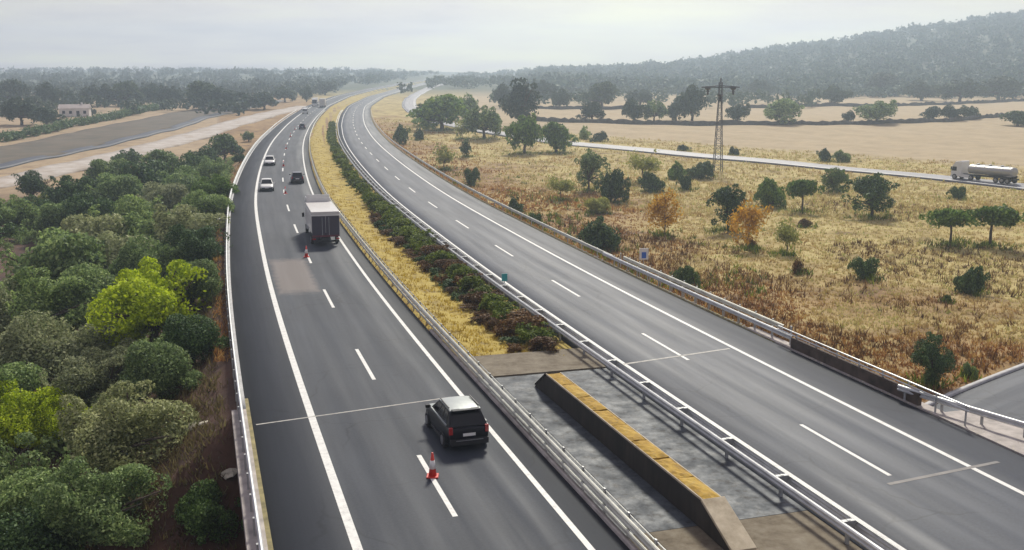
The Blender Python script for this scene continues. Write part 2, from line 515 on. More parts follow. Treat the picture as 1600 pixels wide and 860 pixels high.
# ------------------------------------------------------------------ mesh helpers
class MB:
    def __init__(self):
        self.v, self.f = [], []

    def add(self, vs, fs):
        o = len(self.v)
        self.v += [tuple(p) for p in vs]
        self.f += [tuple(i + o for i in q) for q in fs]
        return self

    def box(self, c, s, rz=0.0, taper=1.0, rx=0.0):
        x, y, z = s[0] / 2, s[1] / 2, s[2] / 2
        pts = []
        for sz in (-1, 1):
            k = taper if sz > 0 else 1.0
            for sx, sy in ((-1, -1), (1, -1), (1, 1), (-1, 1)):
                pts.append(Vector((sx * x * k, sy * y * k, sz * z)))
        m = Matrix.Rotation(rz, 3, 'Z') @ Matrix.Rotation(rx, 3, 'X')
        pts = [m @ p + Vector(c) for p in pts]
        return self.add(pts, [(3, 2, 1, 0), (4, 5, 6, 7), (0, 1, 5, 4), (1, 2, 6, 5), (2, 3, 7, 6), (3, 0, 4, 7)])

    def tube(self, p0, p1, r0, r1=None, n=6, caps=True):
        p0, p1 = Vector(p0), Vector(p1)
        r1 = r0 if r1 is None else r1
        d = (p1 - p0)
        if d.length < 1e-6:
            return self
        d.normalize()
        a = d.orthogonal().normalized()
        b = d.cross(a)
        vs = []
        for p, r in ((p0, r0), (p1, r1)):
            for i in range(n):
                an = 2 * math.pi * i / n
                vs.append(p + (a * math.cos(an) + b * math.sin(an)) * r)
        fs = [(i, (i + 1) % n, n + (i + 1) % n, n + i) for i in range(n)]
        if caps:
            fs += [tuple(range(n - 1, -1, -1)), tuple(range(n, 2 * n))]
        return self.add(vs, fs)

    def lathe(self, prof, n=12, c=(0, 0, 0)):
        vs, fs = [], []
        for r, z in prof:
            for i in range(n):
                an = 2 * math.pi * i / n
                vs.append((c[0] + r * math.cos(an), c[1] + r * math.sin(an), c[2] + z))
        for k in range(len(prof) - 1):
            for i in range(n):
                j = (i + 1) % n
                fs.append((k * n + i, k * n + j, (k + 1) * n + j, (k + 1) * n + i))
        fs.append(tuple(range(n - 1, -1, -1)))
        fs.append(tuple((len(prof) - 1) * n + i for i in range(n)))
        return self.add(vs, fs)

    def loft(self, rings, closed=True, caps=True):
        n = len(rings[0])
        vs = [p for r in rings for p in r]
        fs = []
        for k in range(len(rings) - 1):
            for i in range(n if closed else n - 1):
                j = (i + 1) % n
                fs.append((k * n + i, k * n + j, (k + 1) * n + j, (k + 1) * n + i))
        if caps and closed:
            fs.append(tuple(range(n - 1, -1, -1)))
            fs.append(tuple((len(rings) - 1) * n + i for i in range(n)))
        return self.add(vs, fs)

    def build(self, name, mat, parent=None, smooth=False, bevel=0.0, loc=None):
        me = bpy.data.meshes.new(name)
        me.from_pydata(self.v, [], self.f)
        me.update()
        if smooth:
            me.polygons.foreach_set('use_smooth', [True] * len(me.polygons))
        return link(name, me, mat, parent, bevel, loc)


def link(name, me, mat, parent=None, bevel=0.0, loc=None):
    if mat is not None and not me.materials:
        me.materials.append(M[mat])
    o = bpy.data.objects.new(name, me)
    COL.objects.link(o)
    o.parent = parent
    if loc:
        o.location = loc
    if bevel:
        md = o.modifiers.new('bevel', 'BEVEL')
        md.width = bevel
        md.segments = 2
        md.limit_method = 'ANGLE'
        md.angle_limit = R_(30)
    return o


def np_mesh(name, verts, faces, mat, smooth=False, uv=None, parent=None):
    """faces: (n,3) or (n,4) int array"""
    me = bpy.data.meshes.new(name)
    verts = np.asarray(verts, np.float32)
    faces = np.asarray(faces, np.int32)
    k = faces.shape[1]
    me.vertices.add(len(verts))
    me.vertices.foreach_set('co', verts.ravel())
    me.loops.add(faces.size)
    me.loops.foreach_set('vertex_index', faces.ravel())
    me.polygons.add(len(faces))
    me.polygons.foreach_set('loop_start', np.arange(0, faces.size, k, dtype=np.int32))
    me.polygons.foreach_set('loop_total', np.full(len(faces), k, np.int32))
    if smooth:
        me.polygons.foreach_set('use_smooth', np.ones(len(faces), bool))
    if uv is not None:
        ul = me.uv_layers.new(name='UVMap')
        ul.data.foreach_set('uv', np.asarray(uv, np.float32)[faces.ravel()].ravel())
    me.update(calc_edges=True)
    me.validate()
    return link(name, me, mat, parent)


def tag(o, label=None, cat=None, group=None, kind=None):
    if label:
        o['label'] = label
    if cat:
        o['category'] = cat
    if group:
        o['group'] = group
    if kind:
        o['kind'] = kind
    return o


def empty(name, loc=(0, 0, 0), rz=0.0):
    o = bpy.data.objects.new(name, None)
    o.empty_display_size = 0.3
    COL.objects.link(o)
    o.location = loc
    o.rotation_euler = (0, 0, rz)
    return o


def copy_tree(o, parent=None):
    c = o.copy()
    COL.objects.link(c)
    c.parent = parent
    for ch in list(o.children):
        copy_tree(ch, c)
    return c


ORD = ['first', 'second', 'third', 'fourth', 'fifth', 'sixth', 'seventh', 'eighth', 'ninth', 'tenth', 'eleventh', 'twelfth', 'thirteenth',
       'fourteenth', 'fifteenth', 'sixteenth', 'seventeenth', 'eighteenth', 'nineteenth', 'twentieth']
TENS = {2: ('twentieth', 'twenty'), 3: ('thirtieth', 'thirty'), 4: ('fortieth', 'forty'), 5: ('fiftieth', 'fifty'), 6: ('sixtieth', 'sixty'),
        7: ('seventieth', 'seventy'), 8: ('eightieth', 'eighty'), 9: ('ninetieth', 'ninety')}


def ordinal(i):
    i += 1
    if i <= 20:
        return ORD[i - 1]
    a, b = divmod(i, 10)
    return TENS[a][0] if b == 0 else TENS[a][1] + '-' + ORD[b - 1]


# ------------------------------------------------------------------ the lie of the land
def sstep(a, b, x):
    t = np.clip((np.asarray(x, float) - a) / (b - a), 0, 1)
    return t * t * (3 - 2 * t)


def E(Y):
    """level of the motorway, rising gently with distance"""
    t = np.clip(np.asarray(Y, float) - 260, 0, None)
    return 0.0115 * t * t / (t + 150)


# centre line of the left carriageway, x as a function of y (metres)
_cl = np.array([(-60 * 1.0, 0), ]).tolist()
CL = [(-1.9, 33.0), (-3.9, 39.4), (-7.2, 50.1), (-9.0, 56.0), (-11.9, 66.4), (-13.9, 72.6), (-17.4, 85.5), (-20.9, 99.1), (-22.6, 104.8),
      (-27.2, 122.2), (-33.4, 148.9), (-40.3, 180.5), (-48.4, 220.0), (-55.5, 257.8), (-65.9, 318.7), (-75.2, 380.0), (-89.0, 480.8),
      (-103.3, 633.2), (-110.6, 817.7), (-113.0, 1104.1), (-103.4, 1531.5), (-60, 2300)]
_y = np.arange(-300, 2300, 2.0)
_cx = np.array([p[0] for p in CL])
_cy = np.array([p[1] for p in CL])
_sl = -0.305
_x = np.where(_y < 33, -1.9 + (_y - 33) * _sl, np.interp(_y, _cy, _cx))
for _ in range(6):                                    # smooth the surveyed points
    _k = np.ones(9) / 9
    _xp = np.pad(_x, 4, mode='reflect', reflect_type='odd')
    _x = np.convolve(_xp, _k, 'valid')
_dx = np.gradient(_x, _y)


def xL(y):
    return np.interp(y, _y, _x)


def cosL(y):
    return 1 / np.sqrt(1 + np.interp(y, _y, _dx) ** 2)


def headL(y):
    """rotation about Z that turns +Y into the road's direction"""
    return math.atan(-float(np.interp(y, _y, _dx)))


def WOFF(y):
    """distance between the two carriageways' centre lines"""
    return 16.7 + 5.0 * sstep(400, 800, y)


def lat(x, y):
    return (x - xL(y)) * cosL(y)


def road_pt(y, u):
    """a point u metres to the right of the left carriageway's centre line at station y"""
    s = float(np.interp(y, _y, _dx))
    c = 1 / math.sqrt(1 + s * s)
    return np.array([float(xL(y)) + u * c, y - u * s * c])


# underpass road crossing below the bridge
UND = np.array([(-60, 22), (-30, 29), (-12, 34.5), (0, 39), (10, 43.6), (18, 48.5), (24, 53.2), (29, 58.2), (37, 65), (52, 77), (80, 99), (120, 130)], float)
UZ = -4.9


def dist_poly(x, y, pl):
    x = np.asarray(x, float)
    y = np.asarray(y, float)
    best = np.full(np.broadcast(x, y).shape, 1e9)
    for (ax, ay), (bx, by) in zip(pl[:-1], pl[1:]):
        dx, dy = bx - ax, by - ay
        t = np.clip(((x - ax) * dx + (y - ay) * dy) / (dx * dx + dy * dy), 0, 1)
        best = np.minimum(best, np.hypot(x - ax - t * dx, y - ay - t * dy))
    return best


CREST_A = [-3, -0.5, -0.1, 0.0375, 0.1, 0.175, 0.25, 0.3125, 0.36, 0.44, 0.5, 0.62, 1.0, 3]
CREST_Z = [13, 13, 15, 20, 22, 30, 46, 57, 69, 85, 94, 100, 92, 80]


def natural(x, y):
    x = np.asarray(x, float)
    y = np.asarray(y, float)
    u = lat(x, y)
    near = -6.3 + 1.5 * sstep(-10, 25, u)
    s = sstep(130, 430, y)
    f = E(np.maximum(y, 0)) - 0.5
    f = f + 7.0 * sstep(650, 1500, y) * sstep(0, -300, x)
    a = x / np.maximum(y, 60)
    cz = np.interp(a, CREST_A, CREST_Z)
    e14 = float(E(1400.0))
    start = 760 - 160 * sstep(0.1, 0.35, a)
    f = f + np.maximum(cz - e14, 0) * sstep(start, 1420, y) * sstep(-60, 60, x)
    n = near * (1 - s) + f * s
    n = n + 0.22 * np.sin(x * 0.11 + 1.3) * np.cos(y * 0.083) + 0.12 * np.sin(x * 0.31 + y * 0.23)
    n = n + 1.6 * sstep(500, 900, y) * np.sin(x * 0.012 + 2) * np.sin(y * 0.009)
    return n


def terrain(x, y):
    x = np.asarray(x, float)
    y = np.asarray(y, float)
    u = lat(x, y)
    w = WOFF(y)
    rd = E(np.maximum(y, 0)) - 0.28
    n = natural(x, y)
    e = np.maximum(np.maximum(-7.0 - u, u - (w + 7.3)), 0)
    z = np.where(n < rd, np.maximum(n, rd - e / 1.45), np.minimum(n, rd + e / 2.5))
    md = np.minimum(u - 5.2, (w - 5.4) - u)                   # inside the median
    z = np.where((md > 0) & (e <= 0), rd + 0.22 - 0.30 * sstep(0.3, 3.0, md), z)
    du = dist_poly(x, y, UND)
    z = np.where(y < 160, np.minimum(z, UZ - 0.06 + np.maximum(0, du - 4.6) * 1.0), z)
    return z


def ray(px, py):
    x = (px - 800) / F
    y = (430 - py) / F
    return np.array([x, math.cos(PITCH) + y * math.sin(PITCH), -math.sin(PITCH) + y * math.cos(PITCH)])


_T = np.geomspace(14, 3200, 2600)


def ground_at(px, py, dz=0.0, fn=None):
    """where the sight line of a photo pixel meets the land (dz metres above it)"""
    d = ray(px, py)
    q = d[:, None] * _T
    g = CAMH + q[2] - ((fn or terrain)(q[0], q[1]) + dz)
    i = int(np.argmax(g < 0)) if (g < 0).any() else len(_T) - 1
    p = d * _T[i]
    return np.array([p[0], p[1], float((fn or terrain)(p[0], p[1]))])


def plane_at(px, py, z):
    d = ray(px, py)
    t = (z - CAMH) / d[2]
    return np.array([d[0] * t, d[1] * t, z])


def road_level(x, y):
    return E(np.maximum(y, 0))


# ------------------------------------------------------------------ ground sheet
ang = np.concatenate([np.linspace(-180, -44, 40)[:-1], np.linspace(-44, 44, 400), np.linspace(44, 180, 40)[1:]])
rad = np.concatenate([np.linspace(0.5, 18, 10)[:-1], np.geomspace(18, 700, 330)[:-1], np.geomspace(700, 2300, 60)])
A_, R2 = np.meshgrid(np.radians(ang), rad, indexing='ij')
GX, GY = np.sin(A_) * R2, np.cos(A_) * R2
GZ = terrain(GX, GY)
na, nr = GX.shape
idx = np.arange(na * nr).reshape(na, nr)
q = np.stack([idx[:-1, :-1], idx[1:, :-1], idx[1:, 1:], idx[:-1, 1:]], -1).reshape(-1, 4)[:, ::-1]
ground = np_mesh('ground', np.stack([GX, GY, GZ], -1).reshape(-1, 3), q, 'ground', smooth=True)
tag(ground, kind='structure')


# ------------------------------------------------------------------ strips along the motorway
def stations(y0, y1):
    out = [y0]
    while out[-1] < y1:
        out.append(out[-1] + max(2.0, min(12.0, abs(out[-1]) * 0.02)))
    out[-1] = y1
    return out


def strip(name, mat, u0, u1, y0, y1, dz=0.0, thick=0.0, parent=None, du=None, ncross=1, z_fn=None, uc=0.0):
    """a band of surface between offsets u0 and u1 (floats or functions of y)"""
    ys = stations(y0, y1)
    vs, uv, fs = [], [], []
    us = lambda v, y: v(y) if callable(v) else v
    n = ncross + 1
    for y in ys:
        for k in range(n):
            u = us(u0, y) + (us(u1, y) - us(u0, y)) * k / ncross
            p = road_pt(y, u)
            z = float((z_fn or road_level)(p[0], p[1])) + dz
            vs.append((p[0], p[1], z))
            uv.append((u - us(uc, y), y))
    for i in range(len(ys) - 1):
        for k in range(ncross):
            a = i * n + k
            fs.append((a, a + 1, a + n + 1, a + n))
    if thick:
        m = len(vs)
        for y_i in range(len(ys)):
            for k in (0, ncross):
                v = vs[y_i * n + k]
                vs.append((v[0], v[1], v[2] - thick))
                uv.append(uv[y_i * n + k])
        for i in range(len(ys) - 1):
            for side, k in ((0, 0), (1, ncross)):
                a, b = i * n + k, (i + 1) * n + k
                c, d = m + i * 2 + side, m + (i + 1) * 2 + side
                fs.append((a, b, d, c) if side == 0 else (b, a, c, d))
        a, b, c, d = 0, ncross, m, m + 1
        fs.append((a, c, d, b))
    return np_mesh(name, vs, fs, mat, uv=uv, parent=parent)


Y0, Y1 = -60.0, 1700.0
RW = lambda k: (lambda y: WOFF(y) + k)
RC = lambda y: WOFF(y)
carr_l = tag(strip('carriageway', 'asphalt', -6.35, 4.75, Y0, Y1, 0.0, 0.5, ncross=4), kind='structure')
carr_r = tag(strip('carriageway', 'asphalt_grey', RW(-4.75), RW(6.35), Y0, Y1, 0.0, 0.5, ncross=4, uc=RC), kind='structure')
# painted lines
strip('edge_line', 'road_paint', -3.76, -3.44, Y0, Y1, 0.005, parent=carr_l)
strip('edge_line', 'road_paint', 3.46, 3.68, Y0, Y1, 0.005, parent=carr_l)
strip('edge_line', 'road_paint', RW(-3.66), RW(-3.48), Y0, Y1, 0.005, parent=carr_r)
strip('edge_line', 'road_paint', RW(3.43), RW(3.66), Y0, Y1, 0.005, parent=carr_r)


def arc_walk(y_start, u, step, n, back=0):
    """stations every step metres measured along the road"""
    out, y = [], y_start
    for _ in range(n):
        out.append(y)
        y += step * float(cosL(y))
    return out


for base, uu, par, wd in ((33.0, 0.0, carr_l, 0.19), (None, RC, carr_r, 0.18)):
    if base is None:
        # the right carriageway's own dash rhythm; station of the nearest dash
        y0d = 31.8
    else:
        y0d = base
    y = y0d - 17.0 * 4 * 0.955
    k = 0
    while y < 520:
        L = 6.1 * float(cosL(y))
        strip('lane_dash', 'road_paint', (lambda yy, uu=uu: (uu(yy) if callable(uu) else uu) - wd / 2), (lambda yy, uu=uu: (uu(yy) if callable(uu) else uu) + wd / 2),
              y, y + L, 0.005, parent=par)
        y += 17.0 * float(cosL(y))

# worn bare patch and bridge joints


def joint(name, px0, py0, px1, py1, parent, w=0.16, mat='joint_mortar'):
    a, b = plane_at(px0, py0, 0.0), plane_at(px1, py1, 0.0)
    d = (b - a) / np.linalg.norm(b - a)
    n = np.array([-d[1], d[0], 0]) * w / 2
    vs = [a - n, b - n, b + n, a + n]
    m = MB().add([(v[0], v[1], 0.007) for v in vs], [(0, 1, 2, 3)])
    return m.build(name, mat, parent)


joint('expansion_joint', 400, 664, 705, 621, carr_l, 0.12)
joint('expansion_joint', 950, 573, 1140, 545, carr_r, 0.2)
joint('expansion_joint', 1388, 757, 1560, 722, carr_r, 0.2, 'worn_patch')

YB0, YB1 = 29.8, 51.3                      # the bridge along the road
# median strip of yellow grass beyond the bridge
med = tag(strip('median_strip', 'median_ground', 4.75, RW(-4.75), YB1 + 0.4, 1500, 0.012, ncross=10,
                z_fn=lambda x, y: np.maximum(terrain(x, y), 0 * x - 99)), kind='structure')
mednear = tag(strip('median_earth', 'slab_dirt', 4.75, RW(-4.75), Y0, YB0 + 0.39, -0.04, 0.4, ncross=4), kind='structure')

# ------------------------------------------------------------------ side road on the right, track on the left, underpass road
def free_path(px_pts, fn=None):
    P = np.array([ground_at(a, b, 0.05, fn) for a, b in px_pts])[:, :2]
    for _ in range(4):                                    # corner cutting
        Q = [P[0]]
        for a, b in zip(P[:-1], P[1:]):
            Q += [a * 0.75 + b * 0.25, a * 0.25 + b * 0.75]
        Q.append(P[-1])
        P = np.array(Q)
    return P


def path_strip(name, mat, P, w0, w1, dz, z_fn=terrain, thick=0.15, ncross=4, parent=None):
    P = np.asarray(P, float)
    d = np.gradient(P, axis=0)
    d /= np.linalg.norm(d, axis=1)[:, None]
    nrm = np.stack([d[:, 1], -d[:, 0]], 1)
    s = np.concatenate([[0], np.cumsum(np.linalg.norm(np.diff(P, axis=0), axis=1))])
    vs, uv, fs = [], [], []
    n = ncross + 1
    zc_ = np.array([float(z_fn(p[0], p[1])) for p in P])
    for i in range(len(P)):
        for k in range(n):
            u = w0 + (w1 - w0) * k / ncross
            p = P[i] + nrm[i] * u
            vs.append((p[0], p[1], max(float(z_fn(p[0], p[1])), zc_[i]) + dz))
            uv.append((u, s[i]))
    for i in range(len(P) - 1):
        for k in range(ncross):
            a = i * n + k
            fs.append((a, a + 1, a + n + 1, a + n))
    m = len(vs)
    for i in range(len(P)):
        for k in (0, ncross):
            v = vs[i * n + k]
            vs.append((v[0], v[1], v[2] - 0.4))
            uv.append(uv[i * n + k])
    for i in range(len(P) - 1):
        a, b = i * n, (i + 1) * n
        fs.append((a, b, m + 2 * (i + 1), m + 2 * i))
        a, b = i * n + ncross, (i + 1) * n + ncross
        fs.append((b, a, m + 2 * i + 1, m + 2 * (i + 1) + 1))
    return np_mesh(name, vs, fs, mat, uv=uv, parent=parent)


side_px = [(1900, 330), (1750, 310), (1600, 292), (1500, 281), (1399, 270.5), (1273, 260), (1155, 248.5), (1050, 239.5), (960, 231.5), (895, 225.5), (830, 217),
           (760, 206), (700, 195), (656, 181), (637, 167), (642, 152), (668, 139), (705, 131)]
SIDE = free_path(side_px, natural)
side = tag(path_strip('side_road', 'asphalt_pale', SIDE, -3.6, 3.6, 0.10), kind='structure')
path_strip('edge_line', 'road_paint', SIDE, -3.2, -3.05, 0.11, parent=side, ncross=1)
path_strip('edge_line', 'road_paint', SIDE, 3.05, 3.2, 0.11, parent=side, ncross=1)

TRK = free_path([(-250, 345), (-120, 312), (0, 287), (110, 262), (200, 241), (290, 217), (360, 195), (430, 177), (480, 167)], natural)
track = tag(path_strip('service_road', 'dirt_track', TRK, -5.0, 5.4, 0.25), kind='structure')
LANE = free_path([(-250, 318), (-120, 288), (0, 263), (100, 241), (200, 219), (290, 196), (390, 168), (440, 158)], natural)
lane = tag(path_strip('lane', 'asphalt_grey', LANE, -2.2, 2.2, 0.36), kind='structure')
FLD = free_path([(-250, 295), (-100, 270), (0, 248), (100, 226), (190, 206), (290, 184), (370, 167)], natural)
field = tag(path_strip('ploughed_field', 'ploughed_field', FLD, -13, 11, 0.18, ncross=10), kind='structure')

UP = np.array([UND[0]] + [UND[i] for i in range(1, len(UND))])
for _ in range(3):
    Q = [UP[0]]
    for a, b in zip(UP[:-1], UP[1:]):
        Q += [a * 0.75 + b * 0.25, a * 0.25 + b * 0.75]
    Q.append(UP[-1])
    UP = np.array(Q)
under = tag(path_strip('underpass_road', 'asphalt_grey', UP, -3.7, 3.7, 0.0, z_fn=lambda x, y: UZ + 0 * x), kind='structure')
for nm, a, b in (('kerb', -4.05, -3.7), ('kerb', 3.7, 4.05)):
    path_strip(nm, 'kerb_concrete', UP, a, b, 0.14, z_fn=lambda x, y: UZ + 0 * x, parent=under, ncross=1)

# ------------------------------------------------------------------ the bridge
bridge = empty('bridge', (*road_pt(44.5, 8.3), 0.0))
tag(bridge, 'concrete motorway bridge with stained median slab, carrying both carriageways over a lane', 'bridge')
bridge.location = (0, 0, 0)


def deck_piece(name, mat, u0, u1, y0, y1, ztop, zbot, parent, n=8, bevel=0.0):
    m = MB()
    rings = []
    for i in range(n + 1):
        y = y0 + (y1 - y0) * i / n
        a, b = road_pt(y, u0), road_pt(y, u1)
        rings.append([(a[0], a[1], zbot), (b[0], b[1], zbot), (b[0], b[1], ztop), (a[0], a[1], ztop)])
    m.loft(rings)
    return m.build(name, mat, parent, bevel=bevel)


deck_piece('deck', 'deck_edge', -6.95, 24.05, YB0 - 2, YB1, -0.5, -1.35, bridge)
deck_piece('median_slab', 'slab_concrete', 4.76, 11.94, YB0 + 0.4, YB1 - 3.2, -0.03, -0.49, bridge)
deck_piece('abutment_beam', 'slab_dirt', 4.76, 11.94, YB1 - 3.18, YB1 + 0.6, 0.04, -0.49, bridge)
deck_piece('edge_beam', 'deck_edge', -7.0, -6.36, -20, YB1 - 5, 0.10, -0.49, bridge)
deck_piece('edge_beam', 'deck_edge', 23.06, 23.7, YB0 - 2, YB1 + 2, 0.08, -0.49, bridge)
deck_piece('abutment', 'deck_edge', -6.9, 24.0, YB1 - 1.2, YB1 - 0.2, -1.352, -5.5, bridge)
deck_piece('abutment', 'deck_edge', -6.9, 24.0, YB0 - 1.8, YB0 - 0.8, -1.352, -5.5, bridge)
gut = tag(strip('gutter', 'kerb_concrete', -6.62, -6.352, 46.5, 420, 0.07, 0.4), kind='structure')
tag(strip('gutter', 'kerb_moss', RW(6.352), RW(6.62), 50, 420, 0.05, 0.4), kind='structure')
tag(strip('gutter', 'deck_edge', 4.752, 4.93, 20, 58, 0.12, 0.14), kind='structure')
deck_piece('wing_wall', 'deck_edge', 23.72, 25.6, 27, 37.2, 0.05, -4.5, bridge)
# moss and dirt gathered along the left edge of the asphalt
deck_piece('moss_strip', 'kerb_moss', -6.355, -6.19, -20, 48, 0.035, -0.1, bridge, n=20)

# ------------------------------------------------------------------ concrete wall on the median slab
A = plane_at(853, 585, 1.0)
B = plane_at(1098, 783, 1.0)
dv = (B - A)
wl = float(np.linalg.norm(dv[:2]))
dv = dv / np.linalg.norm(dv)
wall_t = empty('median_wall', (A[0], A[1], -0.03), math.atan2(dv[1], dv[0]))
tag(wall_t, 'long dark concrete wall with mustard lichen top on the slab between the carriageways', 'wall')
WW = 0.74
rings = []
for x, z, y_ in ((-1.5, 0.05, 0), (0.0, 1.0, 0), (wl, 1.0, 0), (wl + 2.1, 0.14, 0)):
    rings.append([(x, 0.0 - 0.06 * (z < .9), 0), (x, WW + 0.06 * (z < .9), 0), (x, WW, z), (x, 0, z)])
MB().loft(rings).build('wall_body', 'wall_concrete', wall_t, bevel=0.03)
m = MB()
m.box((wl + 0.98, WW / 2, 0.60), (2.32, WW + 0.14, 0.10), 0)
me_end = m
vs = []
ang_e = math.atan2(0.86, 2.1)
for i, v in enumerate(m.v):
    x, y, z = v[0] - (wl + 0.98), v[1], v[2] - 0.60
    x2, z2 = x * math.cos(ang_e) + z * math.sin(ang_e), -x * math.sin(ang_e) + z * math.cos(ang_e)
    vs.append((wl + 1.06 + x2, y, 0.62 + z2))
m.v = vs
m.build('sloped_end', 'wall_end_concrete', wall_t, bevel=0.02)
m = MB()
m.box((-0.8, WW / 2, 0.565), (1.75, WW + 0.1, 0.08))
vs = []
ang_e = -math.atan2(0.95, 1.5)
for v in m.v:
    x, y, z = v[0] + 0.8, v[1], v[2] - 0.565
    vs.append((-0.77 + x * math.cos(ang_e) + z * math.sin(ang_e), y, 0.565 - x * math.sin(ang_e) + z * math.cos(ang_e)))
m.v = vs
m.build('sloped_end', 'wall_concrete', wall_t, bevel=0.02)
NP_ = 8
seg = wl / NP_
for k in range(NP_):
    hgt = 0.09 + 0.02 * ((k * 7) % 3)
    m = MB()
    rg = random.Random(50 + k)
    nx, ny = 9, 5
    g0, g1 = seg * k + 0.05 + rg.uniform(-.02, .02), seg * (k + 1) - 0.05 + rg.uniform(-.02, .02)
    vs = []
    for i in range(nx):
        for j in range(ny):
            edge = i in (0, nx - 1) or j in (0, ny - 1)
            vs.append((g0 + (g1 - g0) * i / (nx - 1) + rg.uniform(-.015, .015), 0.05 + (WW - 0.10) * j / (ny - 1) + rg.uniform(-.015, .015),
                       1.0 + hgt * (0.55 if edge else 1.0) + rg.uniform(-.02, .025)))
    fs = [(i * ny + j, (i + 1) * ny + j, (i + 1) * ny + j + 1, i * ny + j + 1) for i in range(nx - 1) for j in range(ny - 1)]
    rim = [i * ny for i in range(nx)] + [(nx - 1) * ny + j for j in range(1, ny)] + [i * ny + ny - 1 for i in range(nx - 2, -1, -1)] + [j for j in range(ny - 2, 0, -1)]
    o_ = len(vs)
    vs += [(vs[i][0], vs[i][1], 0.96) for i in rim]
    fs += [(rim[i], o_ + i, o_ + (i + 1) % len(rim), rim[(i + 1) % len(rim)]) for i in range(len(rim))]
    m.add(vs, fs)
    m.build('top_slab', 'lichen_top', wall_t)
# thin pale lip along each long top edge
for y_ in (0.02, WW - 0.02):
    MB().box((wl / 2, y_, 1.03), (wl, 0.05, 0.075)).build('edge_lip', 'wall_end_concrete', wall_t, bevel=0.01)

# ------------------------------------------------------------------ guard rails
WPROF = [(0.0, 0.0), (0.045, 0.02), (0.08, 0.065), (0.08, 0.10), (0.02, 0.145), (0.02, 0.17), (0.08, 0.215), (0.08, 0.25), (0.045, 0.295), (0.0, 0.315)]


def sweep(prof, ys, ufn, zfn, flip=1):
    """closed thin section swept along offsets of the motorway"""
    ring = [(a, b) for a, b in prof] + [(a - 0.012, b) for a, b in reversed(prof)]
    rings = []
    for y in ys:
        u = ufn(y) if callable(ufn) else ufn
        r = []
        for a, b in ring:
            p = road_pt(y, u + flip * a)
            r.append((p[0], p[1], float(E(max(p[1], 0))) + zfn(y) + b))
        rings.append(r)
    m = MB()
    m.loft(rings)
    return m


post_mesh = {}


def post(parent, y, u, h, w=(0.06, 0.13), mat='galvanised_dull', z0=-0.45, nm='post'):
    key = (nm, h, w, mat, z0)
    if key not in post_mesh:
        m = MB()
        m.box((0, 0, (h + z0) / 2), (w[0], w[1], h - z0))
        me = bpy.data.meshes.new(nm)
        me.from_pydata(m.v, [], m.f)
        post_mesh[key] = me
    o = link(nm, post_mesh[key], mat, parent)
    p = road_pt(y, u)
    o.location = (p[0], p[1], float(E(max(p[1], 0))))
    o.rotation_euler = (0, 0, headL(y))
    return o


def walk(y0, y1, step):
    y = y0
    while y < y1:
        yield y
        y += step * float(cosL(y))


# left outer rail
g = empty('guardrail', (0, 0, 0))
tag(g, 'white guardrail along the left edge of the motorway, above the oak wood', 'guardrail')
sweep(WPROF, stations(-20, 420), -6.62, lambda y: 0.44, 1).build('beam', 'galvanised', g, smooth=False)
sweep([(0, 0), (0.05, 0.03), (0.05, 0.20), (0, 0.23)], stations(-20, 300), -6.62, lambda y: 0.14, 1).build('lower_rail', 'galvanised', g)
for y in walk(20, 230, 2.0 if True else 4):
    post(g, y, -6.72, 0.72)
# left carriageway, median side
g = empty('guardrail', (0, 0, 0))
tag(g, 'pale two-rail guardrail on the right of the busy carriageway, beside the yellow grass strip', 'guardrail')
UG = 5.0
sweep(WPROF, stations(-20, 420), UG - 0.05, lambda y: 0.46, -1).build('beam', 'rail_mossy', g)
sweep([(0, 0), (0.05, 0.03), (0.05, 0.15), (0, 0.18)], stations(-20, 200), UG - 0.04, lambda y: 0.16, -1).build('lower_rail', 'rail_mossy', g)
sweep([(0, 0), (0.03, 0.0), (0.03, 0.06), (0, 0.06)], stations(-20, 120), UG + 0.12, lambda y: 0.74, -1).build('top_rail', 'galvanised', g)
for y in walk(20, 230, 2.1):
    post(g, y, UG + 0.07, 0.86)
# right carriageway, median side: double sided barrier
g = empty('guardrail', (0, 0, 0))
tag(g, 'double-sided guardrail with spacer blocks on the median edge of the empty carriageway', 'guardrail')
UB = lambda y: WOFF(y) - 5.0
sweep(WPROF, stations(-20, 420), lambda y: UB(y) - 0.24, lambda y: 0.46, -1).build('beam', 'galvanised', g)
sweep(WPROF, stations(-20, 420), lambda y: UB(y) + 0.24, lambda y: 0.46, 1).build('beam', 'galvanised', g)
for y in walk(20, 240, 4.0):
    post(g, y, UB(y), 0.80, (0.10, 0.12), z0=-0.6)
    post(g, y, UB(y), 0.785, (0.46, 0.16), z0=0.52, nm='spacer_block')
# right outer rail: far single stretch
YR1 = 75.0
g = empty('guardrail', (0, 0, 0))
tag(g, 'long pale single guardrail curving along the field side of the empty carriageway', 'guardrail')
sweep(WPROF, stations(YR1, 420), RW(6.75), lambda y: 0.44, -1).build('beam', 'rail_mossy', g)
for y in walk(YR1, 230, 4.0):
    post(g, y, float(WOFF(y)) + 6.85, 0.74)
# right outer rail: near doubled stretch up to the parapet
g = empty('guardrail', (0, 0, 0))
tag(g, 'doubled guardrail stretch with an upper rail between the blue sign and the bridge parapet', 'guardrail')
YP1, YP0 = 48.5, 38.2
sweep(WPROF, stations(YP1 + 0.2, YR1 + 2), lambda y: float(WOFF(y)) + 6.68, lambda y: 0.40, -1).build('beam', 'galvanised', g)
sweep(WPROF, stations(YP1 + 2, YR1 - 1), lambda y: float(WOFF(y)) + 7.25, lambda y: 0.54, -1).build('rear_beam', 'rail_mossy', g)
for y in walk(YP1 + 0.6, YR1, 2.0):
    post(g, y, float(WOFF(y)) + 6.8, 0.70)
    post(g, y + 0.8, float(WOFF(y)) + 7.33, 0.92, nm='rear_post')
